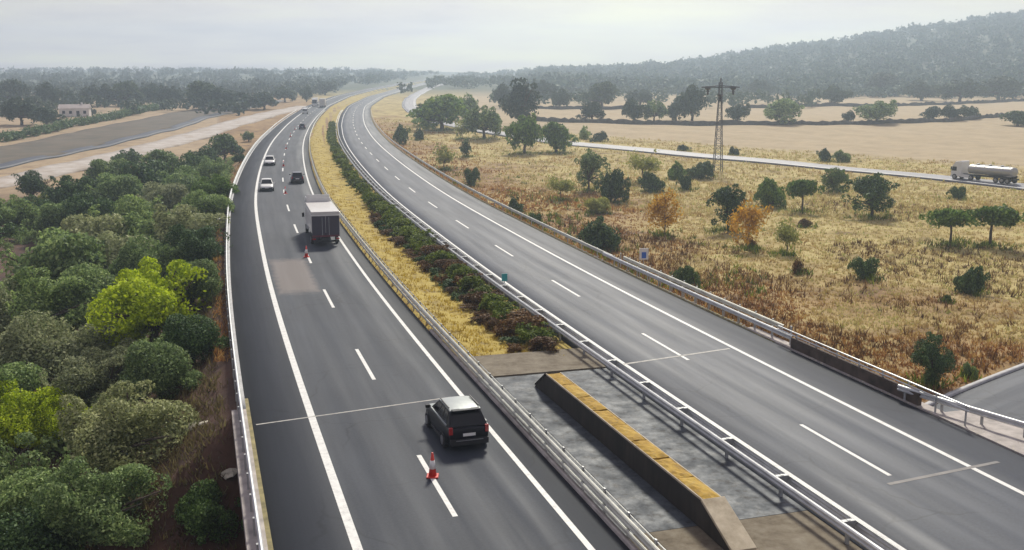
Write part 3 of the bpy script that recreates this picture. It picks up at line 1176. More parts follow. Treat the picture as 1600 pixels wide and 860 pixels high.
# parapet on the bridge
g = empty('bridge_parapet', (0, 0, 0))
tag(g, 'dark stained concrete bridge parapet with two steel rails on top, at right', 'parapet')
deck_piece('parapet_wall', 'parapet_concrete', 23.12, 23.34, YP0, YP1, 0.66, 0.05, g, bevel=0.02)
for zz, uu in ((0.80, 23.22), (0.97, 23.26)):
    pts = [road_pt(y, uu) for y in np.linspace(YP0 - 3, YP1 + 1.5, 14)]
    m = MB()
    for a, b in zip(pts[:-1], pts[1:]):
        m.tube((a[0], a[1], zz), (b[0], b[1], zz), 0.04, n=8)
    m.build('top_rail', 'galvanised', g)
for y in walk(YP0 - 2.8, YP1 + 1.4, 1.9):
    post(g, y, 23.25, 1.0, (0.06, 0.06), z0=0.0 if y < YP0 else 0.5)
# near right rail beyond the parapet
g = empty('guardrail', (0, 0, 0))
tag(g, 'short white guardrail flaring from the parapet end at the right edge of the picture', 'guardrail')
fl = lambda y: 23.0 + 1.3 * max(0.0, (39.0 - y) / 4.5)
sweep(WPROF, stations(31.5, 39.4), fl, lambda y: 0.44, -1).build('beam', 'galvanised', g)
for y in walk(31.8, 39.3, 1.9):
    post(g, y, fl(y) + 0.12, 0.72)

# stones gathered at the foot of the right parapet, stones on the left bank
def rock_mesh(seed, n=2):
    r = random.Random(seed)
    import bmesh
    bm = bmesh.new()
    bmesh.ops.create_icosphere(bm, subdivisions=n, radius=1.0)
    for v in bm.verts:
        k = 1 + r.uniform(-0.22, 0.22)
        v.co = Vector((v.co.x * k, v.co.y * k * 0.8, v.co.z * k * 0.6))
    me = bpy.data.meshes.new('stone')
    bm.to_mesh(me)
    bm.free()
    return me


RM = [rock_mesh(i, 1) for i in range(4)]
vs, fs = [], []
rr = random.Random(3)
for k in range(620):
    y = rr.uniform(30, 85) if k % 3 else rr.uniform(33, 50)
    p = road_pt(y, float(WOFF(y)) + 6.40 + abs(rr.gauss(0, 0.16)))
    me = RM[k % 4]
    s = rr.uniform(0.03, 0.11)
    o = len(vs)
    a = rr.uniform(0, 6.28)
    for v in me.vertices:
        x, yy = v.co.x * math.cos(a) - v.co.y * math.sin(a), v.co.x * math.sin(a) + v.co.y * math.cos(a)
        vs.append((p[0] + x * s, p[1] + yy * s, 0.04 + v.co.z * s))
    fs += [tuple(i + o for i in pl.vertices) for pl in me.polygons]
tag(np_mesh('rubble', vs, fs, 'stone_pale'), 'pale rubble along the foot of the right parapet and rail', 'rubble', kind='stuff')
for (px, py, s, lab) in ((357, 742, 0.42, 'pale flat stone on the brown bank below the left guardrail'),
                         (300, 668, 0.5, 'pale broken slab on the bank beside the grey-green oak'),
                         (318, 664, 0.3, 'small pale stone to the right of the broken slab on the bank')):
    p = ground_at(px, py)
    o = link('stone', rock_mesh(int(px), 2), 'stone_pale')
    o.location = (p[0], p[1], p[2] + 0.05)
    o.scale = (s, s, s * 0.6)
    o.rotation_euler = (0.25, 0.1, px)
    tag(o, lab, 'stone', 'loose stones on the left bank')
# concrete drain chute at the left edge
p = road_pt(112, -7.6)
m = MB()
m.add([(-1.6, -0.8, 0.05), (0.4, -0.5, 0.32), (0.4, 0.5, 0.32), (-1.6, 0.8, 0.05), (-1.6, -0.8, -0.6), (0.4, -0.5, -0.6), (0.4, 0.5, -0.6), (-1.6, 0.8, -0.6)],
      [(0, 1, 2, 3), (7, 6, 5, 4), (0, 4, 5, 1), (1, 5, 6, 2), (2, 6, 7, 3), (3, 7, 4, 0)])
o = m.build('drain_apron', 'kerb_concrete', None, bevel=0.02, loc=(p[0], p[1], -0.45))
o.rotation_euler = (0, 0, headL(112))
tag(o, 'pale concrete drain apron outside the left guardrail halfway up the wood', 'drain')

# ------------------------------------------------------------------ vehicles
def ring_sec(x, zb, zt, wb, wm, wt, zm, n=5):
    """a car cross-section at length x: bottom, sill, shoulder, top"""
    half = [(0.0, zb), (wb * 0.8, zb), (wb, zb + 0.10), (wm, zm), (wt, zt - 0.03), (wt * 0.82, zt), (0.0, zt + 0.015)]
    return [(x, y, z) for y, z in half] + [(x, -y, z) for y, z in reversed(half[1:-1])]


def wheel(parent, x, y, r, w, spokes=True):
    m = MB()
    prof = [(r * 0.62, -w / 2), (r * 0.94, -w / 2), (r, -w * 0.36), (r, w * 0.36), (r * 0.94, w / 2), (r * 0.62, w / 2)]
    m.lathe(prof, 18)
    m.v = [(a, c, b) for a, b, c in m.v]
    ty = m.build('wheel', 'rubber', parent, smooth=False, loc=(x, y, r))
    sgn = 1 if y > 0 else -1
    rm = MB().lathe([(r * 0.60, -0.02), (r * 0.60, 0.02), (r * 0.2, 0.035)], 12)
    rm.v = [(a, c * sgn + sgn * w * 0.5, b) for a, b, c in rm.v]
    rm.build('rim', 'rim_alloy', ty)
    return ty


def panel(name, mat, quad, off, parent, inset=0.06, th=0.012):
    """a thin plate lying proud of a quadrilateral face, shrunk towards its middle"""
    q = [Vector(p) for p in quad]
    c = sum(q, Vector()) / 4
    n = (q[1] - q[0]).cross(q[3] - q[0]).normalized()
    q2 = []
    for p in q:
        d = p - c
        q2.append(c + d * (1 - inset))
    a = [p + n * off for p in q2]
    b = [p - n * th for p in q2]
    return MB().add(a + b, [(0, 1, 2, 3), (7, 6, 5, 4), (0, 4, 5, 1), (1, 5, 6, 2), (2, 6, 7, 3), (3, 7, 4, 0)]).build(name, mat, parent)


def make_car(name, paint_m, roof_m, L=4.3, W=1.8, Hh=1.6, belt=0.98, suv=True, detail=True, bonnet_m=None):
    """car pointing along +Y; local frame: x right... built along X then turned"""
    c = empty(name)
    hw = W / 2
    fr, rr_ = L / 2, -L / 2
    b = MB()
    secs = [ring_sec(rr_, 0.42, belt - 0.10, hw * 0.80, hw * 0.84, hw * 0.78, 0.62),
            ring_sec(rr_ + 0.10, 0.30, belt - 0.01, hw * 0.93, hw * 0.96, hw * 0.90, 0.64),
            ring_sec(rr_ + 0.7, 0.24, belt + 0.02, hw * 0.97, hw, hw * 0.93, 0.66),
            ring_sec(0.2, 0.22, belt, hw * 0.97, hw, hw * 0.93, 0.66),
            ring_sec(fr - 1.25, 0.22, belt - 0.02, hw * 0.97, hw, hw * 0.92, 0.66),
            ring_sec(fr - 0.55, 0.24, belt - 0.10, hw * 0.95, hw * 0.98, hw * 0.86, 0.62),
            ring_sec(fr - 0.10, 0.28, belt - 0.24, hw * 0.88, hw * 0.90, hw * 0.76, 0.56),
            ring_sec(fr, 0.36, belt - 0.34, hw * 0.74, hw * 0.78, hw * 0.66, 0.52)]
    b.loft(secs)
    bo = b.build('body', paint_m, c, smooth=True)
    sb = bo.modifiers.new('subsurf', 'SUBSURF')
    sb.levels = sb.render_levels = 2
    # greenhouse
    xb0, xt0 = rr_ + (0.12 if suv else 0.45), rr_ + (0.62 if suv else 1.0)
    xb1, xt1 = fr - 1.15, fr - 1.95
    wb_, wt_ = hw * 0.90, hw * 0.70
    zb_, zt_ = belt - 0.02, Hh - 0.05
    base = [(xb0, wb_, zb_), (xb0, -wb_, zb_), (xb1, -wb_, zb_), (xb1, wb_, zb_)]
    top = [(xt0, wt_, zt_), (xt0, -wt_, zt_), (xt1, -wt_, zt_), (xt1, wt_, zt_)]
    MB().add(base + top, [(0, 1, 2, 3), (7, 6, 5, 4), (0, 4, 5, 1), (1, 5, 6, 2), (2, 6, 7, 3), (3, 7, 4, 0)]).build('pillars', paint_m, c, bevel=0.05)
    panel('rear_window', 'car_glass', [base[1], base[0], top[0], top[1]], 0.006, c, 0.13)
    panel('windscreen', 'car_glass', [base[3], base[2], top[2], top[3]], 0.006, c, 0.09)
    for s in (1, -1):
        B0, B1 = (base[0], base[3]) if s > 0 else (base[1], base[2])
        T0, T1 = (top[0], top[3]) if s > 0 else (top[1], top[2])
        B0, B1, T0, T1 = Vector(B0), Vector(B1), Vector(T0), Vector(T1)
        cuts = [0.10, 0.36, 0.62, 0.93] if suv else [0.08, 0.5, 0.93]
        for a, d in zip(cuts[:-1], cuts[1:]):
            qd = [B0.lerp(B1, a), B0.lerp(B1, d - 0.02), T0.lerp(T1, d - 0.02), T0.lerp(T1, a)]
            if s > 0:
                qd = [qd[1], qd[0], qd[3], qd[2]]
            panel('side_window', 'car_glass', qd, 0.006, c, 0.10)
    # crowned roof
    rings = []
    for i in range(7):
        f = i / 6
        x = xt0 - 0.05 + (xt1 - xt0 + 0.07) * f
        zz = zt_ + 0.05 * math.sin(math.pi * min(1, 0.15 + 0.8 * f))
        ring = []
        for k in range(7):
            yy = -wt_ * 1.02 + wt_ * 2.04 * k / 6
            ring.append((x, yy, zz + 0.035 * (1 - (2 * k / 6 - 1) ** 2)))
        ring += [(x, wt_ * 1.02, zt_ - 0.03), (x, -wt_ * 1.02, zt_ - 0.03)]
        rings.append(ring)
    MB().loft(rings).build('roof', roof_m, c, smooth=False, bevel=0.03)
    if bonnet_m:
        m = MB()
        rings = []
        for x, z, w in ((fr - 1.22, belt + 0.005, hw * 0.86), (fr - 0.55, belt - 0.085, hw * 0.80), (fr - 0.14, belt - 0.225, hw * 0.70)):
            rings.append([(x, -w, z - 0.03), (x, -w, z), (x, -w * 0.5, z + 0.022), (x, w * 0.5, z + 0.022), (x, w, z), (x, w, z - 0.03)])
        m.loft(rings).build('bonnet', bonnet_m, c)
    for x in (fr - 0.85, rr_ + 0.78):
        for s in (1, -1):
            wheel(c, x, s * (hw - 0.09), 0.335, 0.22)
    if detail:
        for s in (1, -1):
            MB().box((rr_ + 0.07, s * hw * 0.82, belt - 0.12), (0.12, 0.16, 0.30)).build('tail_light', 'tail_red', c, bevel=0.02)
            MB().box((fr - 0.12, s * hw * 0.70, belt - 0.34), (0.16, 0.30, 0.12)).build('headlight', 'lamp_clear', c, bevel=0.02)
            MB().box((xb1 - 0.22, s * (hw + 0.09), belt + 0.10), (0.10, 0.20, 0.14)).build('door_mirror', paint_m, c, bevel=0.02)
        MB().box((rr_ + 0.02, 0, 0.42), (0.16, W * 0.88, 0.26)).build('rear_bumper', 'black_plastic', c, bevel=0.03)
        MB().box((fr - 0.05, 0, 0.40), (0.16, W * 0.80, 0.24)).build('front_bumper', 'black_plastic', c, bevel=0.03)
        MB().box((rr_ - 0.008, 0, 0.72), (0.02, 0.52, 0.12)).build('number_plate', 'plate_white', c)
        MB().box((rr_ - 0.05, 0, 0.50), (0.03, W * 0.62, 0.03)).build('bumper_trim', 'rim_alloy', c)
        MB().box((fr + 0.035, 0, 0.50), (0.02, 0.50, 0.11)).build('number_plate', 'plate_white', c)
        if bonnet_m:
            for s in (1, -1):
                MB().box(((xb0 + xb1) / 2 + 0.05, s * (hw * 0.925), belt + 0.035), (xb1 - xb0 - 0.5, 0.05, 0.05)).build('window_trim', 'pale_metallic', c)
        if suv:
            MB().box((xt0 - 0.10, 0, zt_ + 0.035), (0.24, wt_ * 1.8, 0.04)).build('spoiler', paint_m, c, bevel=0.01)
            for s in (1, -1):
                MB().box(((xt0 + xt1) / 2, s * wt_ * 0.98, zt_ + 0.085), (xt1 - xt0 - 0.3, 0.04, 0.04)).build('roof_rail', 'black_plastic', c)
        MB().box(((xb0 + xb1) / 2 + 0.1, 0, 0.30), (L * 0.52, W * 0.985, 0.14)).build('sill_trim', 'black_plastic', c, bevel=0.02)
    return c


def put(o, y, u, away=True, z=0.0):
    p = road_pt(y, u)
    o.location = (p[0], p[1], float(E(max(p[1], 0))) + z)
    o.rotation_euler = (0, 0, headL(y) + (math.pi / 2 if away else -math.pi / 2))
    return o


def y_of(px, py, z=0.0):
    p = plane_at(px, py, z)
    return float(p[1])


suv = make_car('parked_suv', 'paint_navy', 'pale_metallic', 4.25, 1.84, 1.62, 1.02, True, True, 'pale_metallic')
suv.name = 'suv'
put(suv, 40.8, 2.0, True)
suv.rotation_euler.z += R_(1.5)
tag(suv, 'dark blue sport utility car with pale roof, nearest the camera, seen from behind', 'car')

c = make_car('car', 'paint_dark', 'paint_dark', 4.3, 1.8, 1.55, 0.98, True)
put(c, y_of(462, 288) + 2, 2.0, True)
tag(c, 'small black car driving ahead of the box truck', 'car')
c = make_car('car', 'paint_white', 'paint_white', 4.3, 1.78, 1.47, 0.94, False)
put(c, y_of(415, 299) + 2, -2.2, False)
tag(c, 'white car coming towards the camera, nearer of two in the left lane', 'car')
c = make_car('car', 'paint_white', 'paint_white', 4.5, 1.8, 1.5, 0.95, False)
put(c, y_of(421, 259) + 2, -2.2, False)
tag(c, 'white car coming towards the camera, farther of two in the left lane', 'car')
c = make_car('car', 'paint_purple', 'paint_purple', 4.4, 1.8, 1.6, 0.98, True)
put(c, y_of(473, 203) + 2, 1.9, True)
tag(c, 'dark violet car far up the busy carriageway before the white vans', 'car')


def make_box_truck(name, box_h, box_l, w, roof_m, rear_m, side_m, cab_m, cab_h=None):
    c = empty(name)
    zb = 0.78
    x0, x1 = -box_l / 2 - 1.0, box_l / 2 - 1.0
    MB().box(((x0 + x1) / 2, 0, (zb + box_h - 0.05) / 2), (box_l, w, box_h - 0.05 - zb)).build('box_body', side_m, c, bevel=0.04).location.z = zb / 2
    MB().box(((x0 + x1) / 2, 0, box_h), (box_l + 0.06, w + 0.04, 0.09)).build('box_roof', roof_m, c, bevel=0.04)
    for s in (1, -1):
        d = MB().box((x0 - 0.02, s * w * 0.245, (zb + box_h) / 2), (0.04, w * 0.475, box_h - zb - 0.12)).build('rear_door', rear_m, c, bevel=0.01)
        MB().box((x0 - 0.055, s * w * 0.12, (zb + box_h) / 2), (0.03, 0.035, box_h - zb - 0.3)).build('lock_bar', 'galvanised_dull', d)
        MB().box((x0 - 0.02, s * w * 0.42, zb - 0.13), (0.08, 0.30, 0.13)).build('tail_light', 'tail_red', c)
        MB().box((x1 + 1.05, s * (w / 2 + 0.16), 1.75), (0.12, 0.22, 0.42)).build('door_mirror', 'black_plastic', c, bevel=0.02)
    MB().box(((x0 + x1) / 2 + 0.6, 0, 0.62), (box_l + 1.6, 0.8, 0.26)).build('chassis', 'black_plastic', c)
    MB().box((x0 + 0.05, 0, 0.42), (0.12, w * 0.94, 0.16)).build('under_run_bar', 'black_plastic', c)
    MB().box((x0 - 0.05, 0, zb + 0.12), (0.05, w * 0.96, 0.16)).build('rear_band', 'rear_red' if rear_m == 'truck_rear' else rear_m, c)
    # cab with sloped windscreen and roof deflector
    hc = cab_h or box_h * 0.93
    xa, xb_ = x1 + 0.12, x1 + 1.95
    wc = w * 0.46
    prof = [(xa, 0.45), (xb_, 0.45), (xb_ + 0.04, 1.15), (xb_ - 0.40, hc - 0.22), (xb_ - 0.62, hc), (xa, hc)]
    MB().loft([[(x, -wc, z) for x, z in prof], [(x, wc, z) for x, z in prof]]).build('cab', cab_m, c, bevel=0.06)
    panel('windscreen', 'car_glass', [(xb_ + 0.04, wc, 1.15), (xb_ + 0.04, -wc, 1.15), (xb_ - 0.40, -wc, hc - 0.22), (xb_ - 0.40, wc, hc - 0.22)], 0.01, c, 0.1)
    for s in (1, -1):
        qd = [(xa + 0.5, s * wc, 1.2), (xb_ - 0.1, s * wc, 1.2), (xb_ - 0.45, s * wc, hc - 0.3), (xa + 0.5, s * wc, hc - 0.3)]
        if s > 0:
            qd = qd[::-1]
        panel('side_window', 'car_glass', qd, 0.012, c, 0.05)
    prof = [(xa + 0.02, hc - 0.02), (xb_ - 0.7, hc - 0.02), (xa + 0.02, max(box_h + 0.02, hc + 0.28))]
    MB().loft([[(x, -wc * 0.94, z) for x, z in prof], [(x, wc * 0.94, z) for x, z in prof]]).build('deflector', cab_m, c, bevel=0.04)
    for x in (xa + 1.0, x0 + 1.5):
        for s in (1, -1):
            wheel(c, x, s * (w / 2 - 0.16), 0.42, 0.26)
    MB().box((x0 - 0.05, 0, zb - 0.14), (0.02, 0.52, 0.12)).build('number_plate', 'plate_white', c)
    return c


tr = make_box_truck('box_truck', 2.75, 7.6, 2.5, 'paint_white', 'truck_rear', 'paint_offwhite', 'paint_white', 3.5)
put(tr, y_of(510, 383) + 3.6, 2.0, True)
tag(tr, 'box truck with white roof and dark rear doors driving away beside the yellow strip', 'truck')
for (px, py, u, lab, sz, aw) in ((480, 166, -2.4, 'farthest white van in the left lane where the road bends', (3.5, 6.0, 2.5), False),
                                 (479, 178, -1.9, 'white van in the left lane just before the bend, nearer than the other white vans', (2.2, 3.4, 2.0), False),
                                 (493, 168, 1.9, 'white truck in the right lane where the road bends', (3.6, 7.0, 2.5), True)):
    v = make_box_truck('truck' if aw else 'van', sz[0], sz[1], sz[2], 'paint_white', 'paint_offwhite', 'paint_white', 'paint_white')
    g_ = ground_at(px, py, 0, road_level)
    put(v, float(g_[1]), u, aw)
    tag(v, lab, 'truck' if aw else 'van', 'white vans at the bend')


# tanker on the side road
def make_tanker():
    c = empty('tanker_truck')
    # +X is forward
    MB().box((-1.2, 0, 0.95), (11.6, 0.9, 0.28)).build('chassis', 'black_plastic', c)
    rings = []
    for x, s in ((-6.9, 0.80), (-6.75, 0.98), (-6.6, 1.0), (-2.0, 1.0), (1.6, 1.0), (1.75, 0.98), (1.88, 0.80)):
        ring = []
        for k in range(20):
            a = 2 * math.pi * k / 20
            ring.append((x, 1.22 * s * math.cos(a), 2.05 + 0.86 * s * math.sin(a)))
        rings.append(ring)
    tk = MB().loft(rings).build('tank', 'tank_metal', c, smooth=True)
    for x in (-5.0, -3.2, -1.4, 0.4):
        rg = []
        for xx in (x - 0.05, x + 0.05):
            rg.append([(xx, 1.25 * math.cos(2 * math.pi * k / 20), 2.05 + 0.89 * math.sin(2 * math.pi * k / 20)) for k in range(20)])
        MB().loft(rg).build('tank_band', 'galvanised_dull', tk)
    MB().box((-2.4, 0, 2.96), (7.2, 0.6, 0.07)).build('catwalk', 'galvanised_dull', c)
    for x in (-4.4, -2.0, 0.4):
        MB().lathe([(0.28, 2.93), (0.28, 3.12), (0.18, 3.16)], 12, (x, 0, 0)).build('manhole', 'galvanised_dull', tk)
    for s in (1, -1):
        MB().box((-4.6, s * 1.14, 1.12), (4.2, 0.06, 0.36)).build('side_skirt', 'black_plastic', c)
        MB().box((2.2, s * 1.10, 0.75), (1.7, 0.35, 0.55)).build('fuel_tank', 'paint_white', c, bevel=0.06)
        MB().box((-6.5, s * 1.0, 1.35), (0.9, 0.4, 0.10)).build('mudguard', 'paint_offwhite', c, bevel=0.03)
    prof = [(3.05, 0.55), (5.15, 0.55), (5.22, 1.35), (5.0, 2.45), (4.35, 3.30), (3.3, 3.48), (3.05, 3.35)]
    wc = 1.18
    MB().loft([[(x, -wc, z) for x, z in prof], [(x, wc, z) for x, z in prof]]).build('cab', 'paint_white', c, bevel=0.08)
    panel('windscreen', 'car_glass', [(5.22, wc, 1.45), (5.22, -wc, 1.45), (5.0, -wc, 2.42), (5.0, wc, 2.42)], 0.02, c, 0.06)
    for s in (1, -1):
        qd = [(4.0, s * wc, 1.55), (5.05, s * wc, 1.55), (4.9, s * wc, 2.35), (4.0, s * wc, 2.35)]
        if s > 0:
            qd = qd[::-1]
        panel('side_window', 'car_glass', qd, 0.012, c, 0.05)
        MB().box((5.05, s * 1.38, 2.05), (0.14, 0.24, 0.6)).build('door_mirror', 'black_plastic', c, bevel=0.02)
        MB().box((5.2, s * 0.85, 0.85), (0.08, 0.34, 0.2)).build('headlight', 'lamp_clear', c)
        for x in (4.4, 1.0, -4.0, -5.2, -6.3):
            wheel(c, x, s * 1.05, 0.5, 0.32)
    MB().box((5.2, 0, 0.62), (0.14, 2.3, 0.34)).build('front_bumper', 'paint_white', c, bevel=0.03)
    MB().box((-7.0, 0, 0.75), (0.12, 2.3, 0.3)).build('rear_bumper', 'black_plastic', c)
    return c


tk = make_tanker()
# nearest station on the side road to the truck's place in the picture
ds = np.hypot(*(SIDE - ground_at(1526, 284, 0, natural)[:2]).T)
i0 = int(np.argmin(ds))
dirv = SIDE[min(i0 + 4, len(SIDE) - 1)] - SIDE[max(i0 - 4, 0)]
dirv = dirv / np.linalg.norm(dirv)
nrm_s = np.array([dirv[1], -dirv[0]])
ptk = SIDE[i0] - nrm_s * (-0.6)
tk.location = (ptk[0], ptk[1], float(terrain(*SIDE[i0])) + 0.11)
tk.rotation_euler = (0, 0, math.atan2(dirv[1], dirv[0]))
tag(tk, 'white tanker truck with grey tank on the pale side road at right', 'truck')


# ------------------------------------------------------------------ cones
def make_cone():
    c = empty('traffic_cone')
    MB().box((0, 0, 0.025), (0.44, 0.44, 0.05)).build('base', 'cone_red', c, bevel=0.015)

    def rr2(z):
        return 0.155 - 0.115 * (z - 0.05) / 0.85
    def seg_(z0, z1, o=0.0):
        return MB().lathe([(rr2(z0) + o, z0), (rr2(z1) + o, z1)], 16)
    seg_(0.05, 0.90).build('body', 'cone_red', c, smooth=True)
    seg_(0.32, 0.64, 0.006).build('reflective_band', 'cone_white', c, smooth=True)
    MB().lathe([(rr2(0.90), 0.90), (rr2(0.90) * 0.9, 0.93), (0.02, 0.935)], 16).build('tip', 'cone_red', c)
    return c


cone0 = make_cone()
cone_px = [(676, 745), (479, 402), (446, 303), (443, 260), (447, 233), (454, 214), (461, 203)]
for k, (px, py) in enumerate(cone_px):
    o = cone0 if k == 0 else copy_tree(cone0)
    p = plane_at(px, py, 0.0) if py > 230 else ground_at(px, py, 0, road_level)
    o.location = (p[0], p[1], float(E(p[1])) + 0.008)
    o.rotation_euler = (0, 0, 0.3 * k)
    s = 1.02
    o.scale = (s, s, s)
    tag(o, ['red and white traffic cone on the lane line behind the dark sport utility car', 'red and white traffic cone on the lane line behind the box truck',
            'traffic cone on the lane line beside the nearer white car', 'traffic cone on the lane line beside the farther white car',
            'traffic cone on the lane line just beyond the farther white car', 'traffic cone on the lane line before the violet car',
            'farthest visible traffic cone, beside the violet car'][k], 'cone', 'cones along the lane line')

# ------------------------------------------------------------------ signs
p = ground_at(1005, 432)
sg = empty('road_sign', (p[0], p[1], p[2]), headL(70) * 0.4)
tag(sg, 'small white sign with a blue symbol behind the right guardrail', 'sign')
hz_ = CAMH + ray(1005, 397)[2] * (p[1] / ray(1005, 397)[1]) - p[2]
MB().box((0, 0, hz_ / 2), (0.08, 0.08, hz_)).build('post', 'galvanised_dull', sg)
MB().box((0, -0.06, hz_), (0.92, 0.04, 1.15)).build('panel', 'sign_white', sg, bevel=0.02)
MB().box((0, -0.088, hz_ - 0.12), (0.46, 0.012, 0.62)).build('symbol', 'sign_blue', sg, bevel=0.004)
p = road_pt(76.0, 11.7)
p = plane_at(788, 440, 0.6)
mk = empty('kilometre_marker', (p[0], p[1], -0.1), headL(76))
tag(mk, 'small teal marker plate on the double-sided guardrail', 'marker')
MB().box((0, 0, 0.5), (0.06, 0.05, 1.0)).build('post', 'galvanised_dull', mk)
MB().box((0, -0.05, 1.0), (0.42, 0.03, 0.55)).build('panel', 'marker_teal', mk, bevel=0.01)

# ------------------------------------------------------------------ pylon
p = ground_at(1121, 268)
PH = CAMH + ray(1130, 122)[2] * (p[1] / ray(1130, 122)[1]) - p[2]
py_ = empty('power_pylon', (p[0], p[1], p[2]), 0.05)
tag(py_, 'steel lattice power pylon with one wide crossarm beside the side road', 'pylon')
hb, ht = 0.85, 0.30


def pw(z):
    return hb + (ht - hb) * min(1.0, z / (PH * 0.80))


for sx in (1, -1):
    for sy in (1, -1):
        m = MB()
        m.tube((sx * hb, sy * hb, -0.2), (sx * ht, sy * ht, PH * 0.80), 0.085, n=4)
        m.tube((sx * ht, sy * ht, PH * 0.80), (sx * ht, sy * ht, PH * 0.955), 0.08, n=4)
        m.build('leg', 'pylon_steel', py_)
zs = [0]
while zs[-1] < PH * 0.93:
    zs.append(zs[-1] + max(0.75, pw(zs[-1]) * 1.5))
for k, (z0, z1) in enumerate(zip(zs[:-1], zs[1:])):
    a, b = pw(z0), pw(z1)
    m = MB()
    for s in (1, -1):
        f = s if k % 2 else -s
        m.tube((-f * a, s * a, z0), (f * b, s * b, z1), 0.045, n=3)
        m.tube((s * a, -f * a, z0), (s * b, f * b, z1), 0.045, n=3)
        m.tube((-b, s * b, z1), (b, s * b, z1), 0.04, n=3)
    m.build('brace', 'pylon_steel', py_)
za = PH * 0.90
arm = MB()
for sy in (0.3, -0.3):
    arm.tube((-3.9, 0, za + 0.05), (0, sy, za + 0.35), 0.12, n=4)
    arm.tube((3.9, 0, za + 0.05), (0, sy, za + 0.35), 0.12, n=4)
    arm.tube((-3.9, 0, za), (3.9, 0, za), 0.12, n=4)
arm.build('crossarm', 'pylon_steel', py_)
MB().tube((0, 0, PH * 0.93), (0, 0, PH), 0.12, n=6).build('peak', 'pylon_steel', py_)
for x in (-2.6, 2.6, 0):
    zt = za if x else PH * 0.83
    MB().lathe([(0.08, -1.5), (0.26, -1.35), (0.16, -1.05), (0.38, -0.85), (0.22, -0.6), (0.58, -0.3), (0.62, -0.02)], 8, (x, 0, zt)).build('insulator', 'porcelain', py_)

# ------------------------------------------------------------------ trees
def crown_np(seed, n_lobes, n_leaf, leaf, rx=1.0, rz=0.8, zc_=0.0, lobe_r=(0.28, 0.48), fill=0.75, flat=False, sparse=False):
    """leaf quads on the skins of overlapping lobes; returns verts, faces and the lobe list"""
    r = np.random.default_rng(seed)
    lobes = []
    for i in range(n_lobes):
        while True:
            p = r.uniform(-1, 1, 3)
            d = np.linalg.norm(p)
            if d < 1 and d > 0.30:
                break
        lr = r.uniform(*lobe_r)
        c = p * fill
        if flat:
            c[2] = abs(c[2]) * 0.6 - 0.15
        lobes.append((c * np.array([rx, rx, rz]), lr * rx))
    for i in range(n_lobes * 2 // 3):          # small sprays that break the outline
        p = r.normal(size=3)
        p /= np.linalg.norm(p)
        if flat:
            p[2] = abs(p[2]) * 0.7 - 0.1
        lobes.append((p * r.uniform(0.80, 1.12) * np.array([rx, rx, rz]), r.uniform(0.10, 0.2) * rx))
    vs = np.zeros((n_leaf * 4, 3))
    wts = np.array([l[1] ** 2 for l in lobes])
    pick = r.choice(len(lobes), n_leaf, p=wts / wts.sum())
    C = np.array([l[0] for l in lobes])[pick]
    LR = np.array([l[1] for l in lobes])[pick]
    d = r.normal(size=(n_leaf, 3))
    d[:, 2] += 0.25
    d /= np.linalg.norm(d, axis=1)[:, None]
    rad_ = LR * (r.uniform(0.72, 1.10, n_leaf) if not sparse else r.uniform(0.25, 1.15, n_leaf))
    P = C + d * rad_[:, None] * np.array([1, 1, 0.82])
    ph = r.uniform(0, 6.28, 6)
    g = np.sin(4.1 * P[:, 0] + ph[0]) + np.sin(4.7 * P[:, 1] + ph[1]) + np.sin(5.3 * P[:, 2] + ph[2])
    ok = g < 1.35 + r.normal(0, 0.35, n_leaf)                 # gaps between the boughs
    P, d, n_leaf = P[ok], d[ok], int(ok.sum())
    P = P + 0.10 * rx * np.stack([np.sin(3.3 * P[:, 1] + ph[3]), np.sin(3.1 * P[:, 2] + ph[4]), 0.8 * np.sin(3.7 * P[:, 0] + ph[5])], 1)
    vs = np.zeros((n_leaf * 4, 3))
    nn = d + r.normal(size=(n_leaf, 3)) * 0.75
    nn /= np.linalg.norm(nn, axis=1)[:, None]
    t1 = np.cross(nn, r.normal(size=(n_leaf, 3)))
    t1 /= np.linalg.norm(t1, axis=1)[:, None]
    t2 = np.cross(nn, t1)
    s = leaf * r.uniform(0.6, 1.3, n_leaf)[:, None]
    bend = nn * s * 0.25
    vs[0::4] = P - t1 * s * 0.9
    vs[1::4] = P - t2 * s * 0.45 + bend
    vs[2::4] = P + t1 * s * 0.9
    vs[3::4] = P + t2 * s * 0.45 + bend
    vs[:, 2] += zc_
    fs = np.arange(n_leaf * 4).reshape(-1, 4)
    return vs, fs, lobes


def trunk_mb(seed, h, r0, zc_, lobes, base_fork=0.4):
    rg = random.Random(seed)
    m = MB()
    fork = Vector((rg.uniform(-.05, .05), rg.uniform(-.05, .05), h * base_fork + 0.02))
    mid = Vector((rg.uniform(-.03, .03), rg.uniform(-.03, .03), fork.z * 0.5))
    m.tube((0, 0, -0.06), mid, r0, r0 * 0.8, 8)
    m.tube(mid, fork, r0 * 0.8, r0 * 0.62, 8)
    for c, lr in lobes[:7] + lobes[-8:]:
        tgt = Vector((c[0], c[1], c[2] + zc_))
        k = fork.lerp(tgt, 0.5) + Vector((rg.uniform(-.05, .05), rg.uniform(-.05, .05), 0.03))
        m.tube(fork, k, r0 * 0.5, r0 * 0.3, 6)
        m.tube(k, tgt, r0 * 0.3, r0 * 0.1, 5)
    return m


PROTO = {}


